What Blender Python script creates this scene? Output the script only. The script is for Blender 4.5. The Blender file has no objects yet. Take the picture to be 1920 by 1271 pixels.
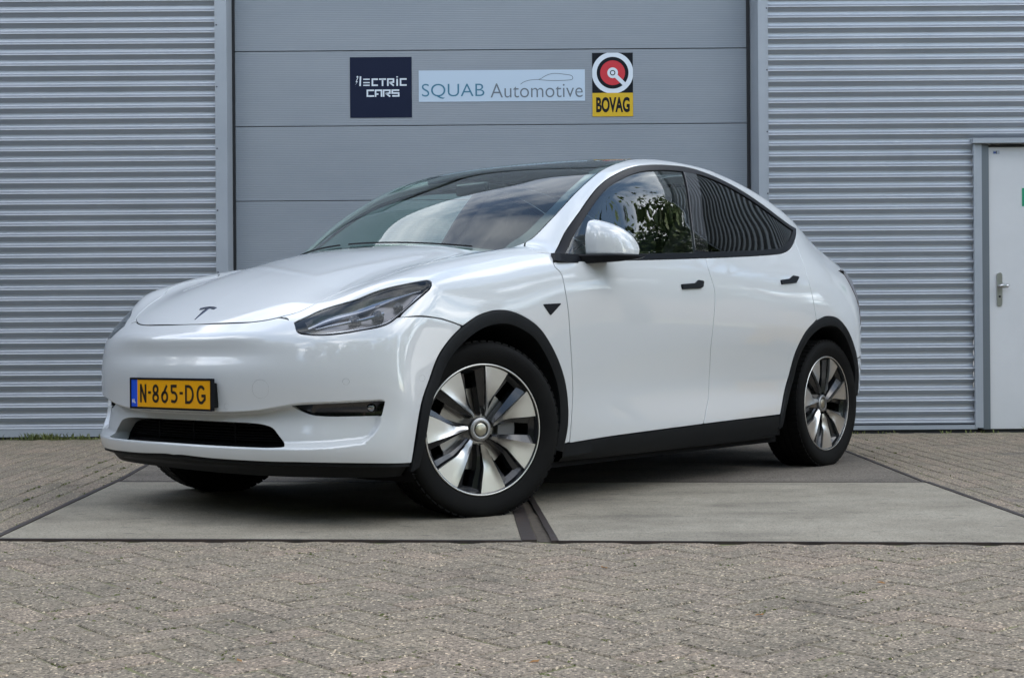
import bpy, bmesh, math, random, time
import numpy as np
from mathutils import Vector, Matrix
from mathutils.geometry import delaunay_2d_cdt
random.seed(7); np.random.seed(7)
SC=bpy.context.scene; COL=SC.collection
R_=math.radians
# ---------------------------------------------------------------- camera, light, exposure
cd=bpy.data.cameras.new('camera'); cam=bpy.data.objects.new('camera',cd); COL.objects.link(cam); SC.camera=cam
cd.sensor_width=36; cd.lens=2564.12/1920*36; cd.shift_y=14.2/1920; cd.clip_end=2000; cd.clip_start=.05
cam.location=(0,0,.6844); cam.rotation_euler=(Matrix.Rotation(R_(90),3,'X')@Matrix.Rotation(R_(-.42),3,'Z')).to_euler()
SUN_EL,SUN_AZ=24,-35            # the sun stands behind the hall: everything in view is in open shade
sd=bpy.data.lights.new('sun','SUN'); sd.energy=3.2; sd.angle=R_(.55); sd.color=(1,.95,.88)
sun=bpy.data.objects.new('sun',sd); COL.objects.link(sun)
_s=Vector((math.sin(R_(SUN_AZ))*math.cos(R_(SUN_EL)),math.cos(R_(SUN_AZ))*math.cos(R_(SUN_EL)),math.sin(R_(SUN_EL))))
sun.rotation_euler=_s.to_track_quat('Z','Y').to_euler()
WD=bpy.data.worlds.new('World'); SC.world=WD; WD.use_nodes=True; nt=WD.node_tree; N=nt.nodes; L=nt.links; N.clear()
out=N.new('ShaderNodeOutputWorld'); bg=N.new('ShaderNodeBackground'); L.new(bg.outputs[0],out.inputs[0])
sky=N.new('ShaderNodeTexSky'); sky.sky_type='NISHITA'; sky.sun_disc=False; sky.sun_elevation=R_(SUN_EL); sky.sun_rotation=R_(SUN_AZ)
sky.air_density=1.0; sky.dust_density=1.0; sky.ozone_density=.6
bg.inputs[1].default_value=.115
# broken white cloud over the whole sky
tc=N.new('ShaderNodeTexCoord'); sep=N.new('ShaderNodeSeparateXYZ'); L.new(tc.outputs['Generated'],sep.inputs[0])
zc=N.new('ShaderNodeMath'); zc.operation='MAXIMUM'; L.new(sep.outputs[2],zc.inputs[0]); zc.inputs[1].default_value=.06
dv=N.new('ShaderNodeVectorMath'); dv.operation='DIVIDE'; L.new(tc.outputs['Generated'],dv.inputs[0])
cb=N.new('ShaderNodeCombineXYZ'); [L.new(zc.outputs[0],cb.inputs[i]) for i in range(3)]; L.new(cb.outputs[0],dv.inputs[1])
nz=N.new('ShaderNodeTexNoise'); nz.inputs['Scale'].default_value=1.1; nz.inputs['Detail'].default_value=7; nz.inputs['Roughness'].default_value=.58; nz.inputs['Distortion'].default_value=.4
mpn=N.new('ShaderNodeMapping'); mpn.inputs['Location'].default_value=(2.3,1.1,0); L.new(dv.outputs[0],mpn.inputs[0]); L.new(mpn.outputs[0],nz.inputs['Vector'])
cr=N.new('ShaderNodeMapRange'); cr.inputs[1].default_value=.45; cr.inputs[2].default_value=.68; L.new(nz.outputs[0],cr.inputs[0])
mx=N.new('ShaderNodeMix'); mx.data_type='RGBA'; L.new(cr.outputs[0],mx.inputs[0]); L.new(sky.outputs[0],mx.inputs[6]); mx.inputs[7].default_value=(13.2,13.15,13.1,1)
L.new(mx.outputs[2],bg.inputs[0])
SC.view_settings.view_transform='Standard'; SC.view_settings.look='None'; SC.view_settings.exposure=1.86; SC.view_settings.gamma=1
SC.view_settings.use_curve_mapping=False
# ---------------------------------------------------------------- materials
def mat(name,col=(.5,.5,.5),rough=.5,metal=0,coat=0,coatr=.03,spec=.5,emit=None,es=1):
    m=bpy.data.materials.new(name); m.use_nodes=True; b=m.node_tree.nodes['Principled BSDF']
    b.inputs['Base Color'].default_value=(*col,1); b.inputs['Roughness'].default_value=rough; b.inputs['Metallic'].default_value=metal
    b.inputs['Coat Weight'].default_value=coat; b.inputs['Coat Roughness'].default_value=coatr; b.inputs['Specular IOR Level'].default_value=spec
    if emit: b.inputs['Emission Color'].default_value=(*emit,1); b.inputs['Emission Strength'].default_value=es
    return m
def nodes(m): return m.node_tree.nodes,m.node_tree.links,m.node_tree.nodes['Principled BSDF']
def noise_col(m,cols,scale,detail=6,rough=.6,coord='Object',bump=0,bscale=None,bdist=.002,lo=.3,hi=.7,rvar=None):
    n,l,b=nodes(m); t=n.new('ShaderNodeTexCoord'); z=n.new('ShaderNodeTexNoise'); z.inputs['Scale'].default_value=scale; z.inputs['Detail'].default_value=detail; z.inputs['Roughness'].default_value=rough
    l.new(t.outputs[coord],z.inputs['Vector']); r=n.new('ShaderNodeValToRGB'); l.new(z.outputs[0],r.inputs[0])
    e=r.color_ramp.elements; e[0].position=lo;e[1].position=hi; e[0].color=(*cols[0],1); e[1].color=(*cols[-1],1)
    for i,c in enumerate(cols[1:-1]): q=e.new(lo+(hi-lo)*(i+1)/(len(cols)-1)); q.color=(*c,1)
    l.new(r.outputs[0],b.inputs['Base Color'])
    if rvar:
        mr=n.new('ShaderNodeMapRange'); mr.inputs[3].default_value=rvar[0]; mr.inputs[4].default_value=rvar[1]; l.new(z.outputs[0],mr.inputs[0]); l.new(mr.outputs[0],b.inputs['Roughness'])
    if bump:
        z2=n.new('ShaderNodeTexNoise'); z2.inputs['Scale'].default_value=bscale or scale*3; z2.inputs['Detail'].default_value=4; l.new(t.outputs[coord],z2.inputs['Vector'])
        bp=n.new('ShaderNodeBump'); bp.inputs['Strength'].default_value=bump; bp.inputs['Distance'].default_value=bdist; l.new(z2.outputs[0],bp.inputs['Height']); l.new(bp.outputs[0],b.inputs['Normal'])
    return r
# ---------------------------------------------------------------- object helpers
def tag(o,label=None,cat=None,group=None,kind=None):
    if label: o['label']=label
    if cat: o['category']=cat
    if group: o['group']=group
    if kind: o['kind']=kind
    return o
def link(name,me,m=None,parent=None):
    o=bpy.data.objects.new(name,me); COL.objects.link(o)
    if m is not None and me is not None:
        for q in (m if isinstance(m,(list,tuple)) else [m]): me.materials.append(q)
    if parent: o.parent=parent
    return o
def empty(name,loc=(0,0,0),rz=0,parent=None):
    o=bpy.data.objects.new(name,None); COL.objects.link(o); o.location=loc; o.rotation_euler=(0,0,rz); o.parent=parent; return o
def mesh(name,V,F,smooth=False,nor=None):
    me=bpy.data.meshes.new(name); me.from_pydata([tuple(map(float,v)) for v in V],[],[tuple(map(int,q)) for q in F]); me.update()
    if smooth or nor is not None: me.polygons.foreach_set('use_smooth',[True]*len(me.polygons))
    if nor is not None: me.normals_split_custom_set_from_vertices([tuple(map(float,v)) for v in nor])
    return me
def box_vf(a,b):
    x0,y0,z0=a;x1,y1,z1=b
    V=[(x0,y0,z0),(x1,y0,z0),(x1,y1,z0),(x0,y1,z0),(x0,y0,z1),(x1,y0,z1),(x1,y1,z1),(x0,y1,z1)]
    return V,[(0,3,2,1),(4,5,6,7),(0,1,5,4),(1,2,6,5),(2,3,7,6),(3,0,4,7)]
class MB:
    def __init__(s): s.V=[];s.F=[]
    def add(s,V,F): k=len(s.V); s.V+=list(V); s.F+=[tuple(i+k for i in q) for q in F]; return s
    def box(s,a,b): return s.add(*box_vf(a,b))
    def obj(s,name,m,parent=None,bevel=0,seg=2,smooth=False):
        me=mesh(name,s.V,s.F,smooth)
        if bevel:
            bm=bmesh.new(); bm.from_mesh(me); bmesh.ops.remove_doubles(bm,verts=bm.verts,dist=1e-6)
            bmesh.ops.bevel(bm,geom=bm.edges[:],offset=bevel,segments=seg,profile=.7,affect='EDGES',clamp_overlap=True)
            bmesh.ops.recalc_face_normals(bm,faces=bm.faces); bm.to_mesh(me); bm.free()
            me.polygons.foreach_set('use_smooth',[False]*len(me.polygons))
        return link(name,me,m,parent)
def lathe(prof,n=96,axis='y',closed=False):
    """prof: (r, h) ; revolve about y (h along y)"""
    V=[];F=[];m=len(prof)
    for i in range(n):
        a=2*math.pi*i/n; c,s=math.cos(a),math.sin(a)
        for r,h in prof: V.append((r*c,h,r*s))
    for i in range(n):
        j=(i+1)%n
        for k in range(m-1+(1 if closed else 0)):
            k2=(k+1)%m; F.append((i*m+k,i*m+k2,j*m+k2,j*m+k))
    return V,F
def fixn(me,smooth=None,angle=None):
    bm=bmesh.new(); bm.from_mesh(me); bmesh.ops.remove_doubles(bm,verts=bm.verts,dist=1e-6); bmesh.ops.recalc_face_normals(bm,faces=bm.faces)
    if smooth is not None:
        for q in bm.faces: q.smooth=smooth
    if angle:
        for e in bm.edges:
            if len(e.link_faces)==2 and e.calc_face_angle(0)>angle: e.smooth=False
    bm.to_mesh(me); bm.free(); return me
def prism(poly,z0,z1):
    n=len(poly); V=[(x,y,z0) for x,y in poly]+[(x,y,z1) for x,y in poly]
    F=[tuple(range(n))[::-1],tuple(range(n,2*n))]+[(i,(i+1)%n,n+(i+1)%n,n+i) for i in range(n)]
    return V,F
def stroke(mb,pts,w,d=0,closed=False,M=lambda x,y:(x,y,0)):
    """a flat ribbon of width w along pts with mitred joints"""
    P=[np.array(p,float) for p in pts]; n=len(P); L_=[];R2=[]
    for i in range(n):
        a=P[i-1] if (i>0 or closed) else None; b=P[(i+1)%n] if (i<n-1 or closed) else None
        d1=(P[i]-a)/np.linalg.norm(P[i]-a) if a is not None else None; d2=(b-P[i])/np.linalg.norm(b-P[i]) if b is not None else None
        if d1 is None: t=d2;k=1
        elif d2 is None: t=d1;k=1
        else:
            t=d1+d2; q=np.linalg.norm(t); t=t/q if q>1e-6 else d2; k=1/max(.45,abs(t@d2))
        nn=np.array([-t[1],t[0]])*w/2*k; L_.append(P[i]+nn);R2.append(P[i]-nn)
    V=[M(*q) for q in L_]+[M(*q) for q in R2]; F=[]
    for i in range(n-1+(1 if closed else 0)): j=(i+1)%n; F.append((i,n+i,n+j,j))
    mb.add(V,F)
def arc(cx,cy,rx,ry,a0,a1,n=14): return [(cx+rx*math.cos(R_(a0+(a1-a0)*i/n)),cy+ry*math.sin(R_(a0+(a1-a0)*i/n))) for i in range(n+1)]
# ---------------------------------------------------------------- the car's skin as an implicit surface

class Spl:
    def __init__(s,x):
        s.x=x=np.array(x,float); n=len(x); h=np.diff(x)
        A=np.zeros((n,n)); B=np.zeros((n,n)); A[0,0]=A[-1,-1]=1
        for i in range(1,n-1):
            A[i,i-1]=h[i-1];A[i,i]=2*(h[i-1]+h[i]);A[i,i+1]=h[i]
            B[i,i-1]=6/h[i-1];B[i,i+1]=6/h[i];B[i,i]=-6/h[i-1]-6/h[i]
        s.D=np.linalg.solve(A,B)
    def w(s,t):
        t=np.clip(np.asarray(t,float),s.x[0],s.x[-1])
        i=np.clip(np.searchsorted(s.x,t)-1,0,len(s.x)-2)
        h=s.x[i+1]-s.x[i]; a=(s.x[i+1]-t)/h; b=1-a
        W=((a**3-a)*h*h/6)[:,None]*s.D[i]+((b**3-b)*h*h/6)[:,None]*s.D[i+1]
        r=np.arange(len(t)); W[r,i]+=a; W[r,i+1]+=b
        return W
class Tab:
    def __init__(s,x,z,T): s.a=Spl(x); s.b=Spl(z); s.T=np.array(T,float); assert s.T.shape==(len(x),len(z)),(s.T.shape,len(x),len(z))
    def __call__(s,x,z): return np.einsum('ij,ij->i',s.a.w(x)@s.T,s.b.w(z))
class Cur:
    def __init__(s,x,y):
        o=np.argsort(x); s.a=Spl(np.array(x,float)[o]); s.y=np.array(y,float)[o]
    def __call__(s,t):
        t=np.asarray(t,float); sh=t.shape
        return (s.a.w(t.ravel())@s.y).reshape(sh)
def smax(a,b,k):
    h=np.maximum(k-np.abs(a-b),0)/k
    return np.maximum(a,b)+h*h*h*k/6
SZ=[.15,.30,.45,.60,.75,.88,1.00,1.10,1.20,1.32,1.45,1.60]
SX=[-2.45,-2.1,-1.8,-1.445,-1.0,-.5,0,.5,.9,1.2,1.445,1.7,1.95,2.3]
ST=[
[.60,.62,.64,.65,.64,.62,.58,.53,.46,.40,.35,.30],
[.765,.795,.81,.82,.818,.81,.785,.74,.665,.57,.50,.44],
[.87,.915,.935,.945,.946,.928,.885,.83,.745,.65,.59,.52],
[.90,.94,.952,.962,.969,.960,.935,.893,.830,.760,.69,.61],
[.89,.926,.920,.938,.960,.960,.940,.908,.866,.810,.745,.66],
[.90,.930,.915,.932,.957,.960,.946,.917,.880,.830,.775,.69],
[.90,.930,.919,.933,.955,.960,.948,.922,.886,.838,.785,.71],
[.90,.927,.924,.936,.953,.958,.948,.922,.884,.836,.785,.71],
[.89,.918,.928,.940,.953,.956,.942,.908,.865,.815,.765,.69],
[.89,.920,.936,.950,.957,.951,.924,.875,.81,.74,.67,.59],
[.89,.930,.945,.958,.962,.948,.905,.82,.72,.62,.53,.44],
[.89,.925,.94,.950,.952,.936,.885,.76,.64,.54,.44,.37],
[.90,.93,.945,.935,.922,.910,.845,.67,.55,.45,.35,.28],
[.86,.88,.90,.89,.86,.79,.68,.55,.45,.35,.25,.15]]
S=Tab(SX,SZ,ST)
HY=[0,.2,.4,.52,.62,.72,.82,.95]
HX=[-2.5,-1,.4,.8,1.0,1.2,1.4,1.6,1.8,1.95,2.1,2.2,2.3]
HT=[[0.9, 0.9, 0.9, 0.9, 0.9, 0.9, 0.9, 0.9],
[1.05, 1.05, 1.05, 1.05, 1.05, 1.05, 1.05, 1.05],
[1.15, 1.15, 1.145, 1.14, 1.135, 1.13, 1.12, 1.09],
[1.1701, 1.168, 1.16, 1.1495, 1.1355, 1.1349, 1.1283, 1.0804],
[1.1791, 1.1762, 1.1612, 1.1412, 1.1194, 1.1204, 1.1124, 1.0495],
[1.1558, 1.1527, 1.1358, 1.1141, 1.0911, 1.094, 1.0837, 1.0187],
[1.1195, 1.1165, 1.1, 1.0762, 1.0551, 1.0614, 1.0505, 0.9901],
[1.0692, 1.0662, 1.0499, 1.028, 1.0125, 1.0216, 1.0124, 0.9587],
[1.0058, 1.0026, 0.9873, 0.9682, 0.9588, 0.9665, 0.9583, 0.9134],
[0.9459, 0.9423, 0.9272, 0.9104, 0.9043, 0.9101, 0.9031, 0.863],
[0.8676, 0.8635, 0.8495, 0.8355, 0.8296, 0.827, 0.8117, 0.7683],
[0.8008, 0.7966, 0.7838, 0.7722, 0.7639, 0.7518, 0.727, 0.6752],
[0.7163, 0.7115, 0.7014, 0.6917, 0.6808, 0.6595, 0.6265, 0.5726]]
TH=Tab(HX,HY,HT)
ZG=Cur([2.6,1.9,1.6,1.4,1.25,1.1,.9,.786,.646,.446,.2,-.1,-.4,-.8,-1.2,-1.6,-1.9,-2.1,-2.25,-2.4,-2.6],
       [.1,.62,.90,1.08,1.190,1.30,1.418,1.472,1.530,1.580,1.622,1.653,1.662,1.643,1.563,1.440,1.315,1.225,1.18,1.06,.88])
PC=Cur([-2.6,-2.2,-1.6,-1.0,-.4,0,.3,.6,1.6],[-.22,-.22,-.15,-.06,0,.1,.3,.42,.45])
CG=.075
MODE=['all']
def T(x,y):
    ya=np.abs(y); th=TH(x,ya)
    if MODE[0]=='hood': return th
    tg=ZG(x+PC(x)*ya*ya)-CG*ya*ya
    if MODE[0]=='glass': return tg
    return smax(th,tg,.05)
def sst(t): t=np.clip(t,0,1); return t*t*(3-2*t)
Z1=Cur([0,.2,.313,.39,.466,.57,.724,1.2],[.437,.439,.445,.457,.473,.481,.490,.495])
Z2=Cur([0,.4,.55,.65,.72,.8,1.2],[.300,.300,.305,.318,.335,.36,.40])
FI=Cur([.25,.34,.38,.42,.48,.55],[.60,.68,.705,.715,.722,.73])
XN=Cur([.1,.22,.30,.42,.55,.66,.745,.80,.87,1.0],[2.20,2.285,2.315,2.30,2.306,2.296,2.268,2.222,2.150,2.06])
XR=Cur([.1,.22,.35,.5,.7,.9,1.05,1.15,1.25,1.5],[-2.25,-2.33,-2.40,-2.445,-2.45,-2.42,-2.37,-2.31,-2.20,-1.8])
def F(y,z):
    ya=np.abs(y); return XN(z)-.20*ya**2-.22*ya**5+sst((.66-ya)/.42)*(.009*np.exp(-((z-.737)/.020)**2)-.013*np.exp(-((z-.665)/.042)**2))
def R(y,z): ya=np.abs(y); return XR(z)+.10*ya**2+.30*ya**4
def f(P):
    P=np.nan_to_num(P)
    x,y,z=P[:,0],P[:,1],P[:,2]; ya=np.abs(y)
    a=ya-S(x,z)
    kk=.10-.045*np.clip((x-.9)/.9,0,1)
    g=smax(a,z-T(x,ya),kk)
    g=smax(g,x-F(ya,z),.08-.035*sst((.62-ya)/.4)*sst((z-.60)/.08))
    g=smax(g,R(ya,z)-x,.12)
    m=(x>1.75)&(z<.56)
    if m.any():
        xa,yy,zz=x[m],ya[m],z[m]; ph=np.arctan2(yy,xa-1.0)
        g[m]+=.040*sst((Z1(ph)-zz)/.009)*sst((zz-Z2(ph))/.032)*sst((FI(zz)-ph)/.014)
    return g
def grad(P,e=2e-4):
    g=np.zeros_like(P)
    for i in range(3):
        d=np.zeros(3); d[i]=e; g[:,i]=(f(P+d)-f(P-d))/(2*e)
    return g
def normal(P):
    g=grad(P); return g/np.linalg.norm(g,axis=1,keepdims=True)
def hit(o,d,t0,t1,n=60,it=26):
    """first crossing outside->inside along rays o+t d, t from t0 to t1"""
    o=np.atleast_2d(o);d=np.atleast_2d(d);N=max(len(o),len(d)); o=np.broadcast_to(o,(N,3));d=np.broadcast_to(d,(N,3))
    ts=np.linspace(t0,t1,n); lo=np.full(N,np.nan);hi=np.full(N,np.nan); prev=f(o+d*ts[0]); done=np.zeros(N,bool)
    for k in range(1,n):
        cur=f(o+d*ts[k]); m=(~done)&(prev>0)&(cur<=0); lo[m]=ts[k-1];hi[m]=ts[k];done|=m; prev=cur
    for _ in range(it):
        mid=(lo+hi)/2; P=o+d*np.nan_to_num(mid)[:,None]; v=f(P); lo=np.where(v>0,mid,lo);hi=np.where(v>0,hi,mid)
    return o+d*((lo+hi)/2)[:,None]

# ---------------------------------------------------------------- panels cut out of that surface
def crom(P,h=.012,closed=False):
    P=np.array(P,float)
    if len(P)==2: n=max(2,int(np.linalg.norm(P[1]-P[0])/h)+1); return P[0]+(P[1]-P[0])*np.linspace(0,1,n)[:,None]
    Q=np.vstack([P[-1:],P,P[:2]]) if closed else np.vstack([2*P[0]-P[1],P,2*P[-1]-P[-2]])
    out=[]
    m=len(P) if closed else len(P)-1
    for i in range(m):
        p0,p1,p2,p3=Q[i],Q[i+1],Q[i+2],Q[i+3]
        t0=0;t1=t0+max(np.linalg.norm(p1-p0),1e-6)**.5;t2=t1+max(np.linalg.norm(p2-p1),1e-6)**.5;t3=t2+max(np.linalg.norm(p3-p2),1e-6)**.5
        n=max(1,int(np.ceil(np.linalg.norm(p2-p1)/h)))
        for k in range(n):
            t=t1+(t2-t1)*k/n
            A1=(t1-t)/(t1-t0)*p0+(t-t0)/(t1-t0)*p1;A2=(t2-t)/(t2-t1)*p1+(t-t1)/(t2-t1)*p2;A3=(t3-t)/(t3-t2)*p2+(t-t2)/(t3-t2)*p3
            B1=(t2-t)/(t2-t0)*A1+(t-t0)/(t2-t0)*A2;B2=(t3-t)/(t3-t1)*A2+(t-t1)/(t3-t1)*A3
            out.append((t2-t)/(t2-t1)*B1+(t-t1)/(t2-t1)*B2)
    if not closed: out.append(P[-1])
    return np.array(out)
def chain(*cs,h=.012):
    """smooth curves joined end to end with corners between them -> closed loop"""
    out=[]
    for c in cs:
        q=crom(c,h) if len(c)>1 else np.array(c,float)
        for p in q:
            if not out or np.linalg.norm(out[-1]-p)>1e-4: out.append(p)
    if np.linalg.norm(out[0]-out[-1])<1e-4: out.pop()
    return np.array(out)
def inside(P,loop):
    x,y=P[:,0],P[:,1]; r=np.zeros(len(P),bool); n=len(loop)
    for i in range(n):
        x0,y0=loop[i-1];x1,y1=loop[i]
        if y0==y1: continue
        c=((y0>y)!=(y1>y))&(x<(x1-x0)*(y-y0)/(y1-y0)+x0); r^=c
    return r
def resample(loop,h):
    L=np.vstack([loop,loop[:1]]); out=[]
    for a,b in zip(L[:-1],L[1:]):
        n=max(1,int(np.ceil(np.linalg.norm(b-a)/h)))
        for k in range(n): out.append(a+(b-a)*k/n)
    return np.array(out)
def dist(P,loop):
    A=loop;B=np.roll(loop,-1,0); d=np.full(len(P),1e9)
    for a,b in zip(A,B):
        ab=b-a; t=np.clip(((P-a)@ab)/max(ab@ab,1e-12),0,1); d=np.minimum(d,np.linalg.norm(P-(a+t[:,None]*ab),axis=1))
    return d
def inset(loop,w):
    A=sum(loop[i-1][0]*loop[i][1]-loop[i][0]*loop[i-1][1] for i in range(len(loop)))
    loop=resample(loop,.006); t=np.roll(loop,-1,0)-np.roll(loop,1,0); t/=np.linalg.norm(t,axis=1,keepdims=True)
    n=np.stack([-t[:,1],t[:,0]],1)*(1 if A>0 else -1); Q=loop+n*w
    keep=dist(Q,loop)>abs(w)*.93
    return Q[keep]
class Fr:
    """plane frame: rays run along -n"""
    def __init__(s,n,eu,ev,t=(-.2,1.5),L=1.3): s.n=np.array(n,float);s.n/=np.linalg.norm(s.n);s.eu=np.array(eu,float);s.ev=np.array(ev,float);s.ev/=np.linalg.norm(s.ev);s.L=L;s.t=t
    def fwd(s,P): P=np.atleast_2d(P); return np.stack([P@s.eu,P@s.ev],1)
    def ray(s,U): return U[:,:1]*s.eu+U[:,1:2]*s.ev+s.n*s.L, -s.n[None]
SIDE=Fr((0,1,0),(1,0,0),(0,0,1),(0,1.25),1.25)
TILT=Fr((0,1,1),(1,0,0),(0,-1,1),(0,2.2),2.2)
TOPF=Fr((0,0,1),(1,0,0),(0,1,0),(0,1.5),1.9)
class Cyl:
    def __init__(s,cx,sg,R=1.6): s.cx=cx;s.sg=sg;s.R=R;s.t=(0,1.3)
    def fwd(s,P): P=np.atleast_2d(P); return np.stack([np.arctan2(P[:,1],s.sg*(P[:,0]-s.cx)),P[:,2]],1)
    def ray(s,U):
        c,q=np.cos(U[:,0]),np.sin(U[:,0]); d=np.stack([s.sg*c,q,0*c],1); o=d*s.R; o[:,0]+=s.cx; o[:,2]=U[:,1]; return o,-d
NOSE=Cyl(1.0,1); TAIL=Cyl(-1.2,-1)
def surf(fr,U,off=0,mode='all',near=None):
    MODE[0]=mode; o,d=fr.ray(U); P=hit(o,d,*fr.t,n=46,it=24)
    bad=np.isnan(P[:,0])
    if bad.any():
        P[bad]=np.broadcast_to(o,P.shape)[bad]+np.broadcast_to(d,P.shape)[bad]*(fr.t[1]*.5)
        g=np.where(~bad)[0]
        for i in np.where(bad)[0]: P[i]=P[g[np.argmin(((U[g]-U[i])**2).sum(1))]]
    n=normal(P)
    if off: P=P+n*off
    MODE[0]='all'; return P,n
def panel(name,m,fr,loop,parent,h=.03,gap=.0018,flange=.016,holes=(),off=0,mode='all',mirror=False,bulge=None,extra=None):
    """cut the loop (2-D, in the frame) out of the skin, with a turned-in edge; returns one object or a mirrored pair"""
    loops=[inset(loop,gap) if gap else resample(loop,.01)]+[inset(q,-gap) if gap else resample(q,.01) for q in holes]
    loops=[resample(q,h*.8) for q in loops]
    allp=np.vstack(loops); lo=allp.min(0);hi=allp.max(0)
    gx,gy=np.meshgrid(np.arange(lo[0],hi[0],h),np.arange(lo[1],hi[1],h)); gx[1::2]+=h/2
    G=np.stack([gx.ravel(),gy.ravel()],1)
    if extra is not None: G=np.vstack([G,extra])
    k=inside(G,loops[0])
    for q in loops[1:]: k&=~inside(G,q)
    G=G[k]
    if len(G): 
        k=np.ones(len(G),bool)
        for q in loops: k&=dist(G,q)>h*.35
        G=G[k]
    P2=np.vstack(loops+[G]); E=[];s=0
    for q in loops: n=len(q); E+=[(s+i,s+(i+1)%n) for i in range(n)]; s+=n
    r=delaunay_2d_cdt([Vector(p) for p in P2],E,[],0,1e-7)
    V2=np.array([tuple(v) for v in r[0]]); T_=np.array([f_ for f_ in r[2] if len(f_)==3])
    c=V2[T_].mean(1); k=inside(c,loops[0])
    for q in loops[1:]: k&=~inside(c,q)
    T_=T_[k]; used=np.unique(T_); rm=-np.ones(len(V2),int); rm[used]=np.arange(len(used)); V2=V2[used]; T_=rm[T_]
    P,n=surf(fr,V2,off,mode)
    if bulge: P=P+n*bulge(V2,loops)[:,None]
    # consistent outward winding
    fn=np.cross(P[T_[:,1]]-P[T_[:,0]],P[T_[:,2]]-P[T_[:,0]]); flip=(fn*n[T_].mean(1)).sum(1)<0; T_[flip]=T_[flip][:,::-1]
    V=list(P);F=[tuple(t) for t in T_];NN=list(n)
    if flange:
        cnt={}
        for t in T_:
            for a,b in ((t[0],t[1]),(t[1],t[2]),(t[2],t[0])): cnt[(a,b)]=1
        be=[(a,b) for (a,b) in cnt if (b,a) not in cnt]
        out={}
        for a,b in be:
            tn=P[b]-P[a]; on=np.cross(tn,n[a]); on/=max(np.linalg.norm(on),1e-9)
            for v in (a,b): out.setdefault(v,np.zeros(3)); out[v]+=on
        mp={}
        for v,on in out.items():
            on=on/max(np.linalg.norm(on),1e-9)
            k=len(V); r_=.0016
            V.append(P[v]);NN.append(n[v])
            V.append(P[v]+on*r_*.75-n[v]*r_*.5);NN.append(on*.7+n[v]*.7)
            V.append(P[v]+on*r_-n[v]*r_*2);NN.append(on)
            V.append(P[v]+on*r_*.9-n[v]*flange);NN.append(on)
            mp[v]=k
        for a,b in be:
            for j in range(3): F.append((mp[b]+j,mp[a]+j,mp[a]+j+1,mp[b]+j+1))
    V=np.array(V);NN=np.array(NN); NN/=np.linalg.norm(NN,axis=1,keepdims=True)
    o=link(name,mesh(name,V,F,nor=NN),m,parent)
    if not mirror: return o
    M=np.array([1,-1,1]); o2=link(name,mesh(name,V*M,[q[::-1] for q in F],nor=NN*M),m,parent); return o,o2

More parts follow.
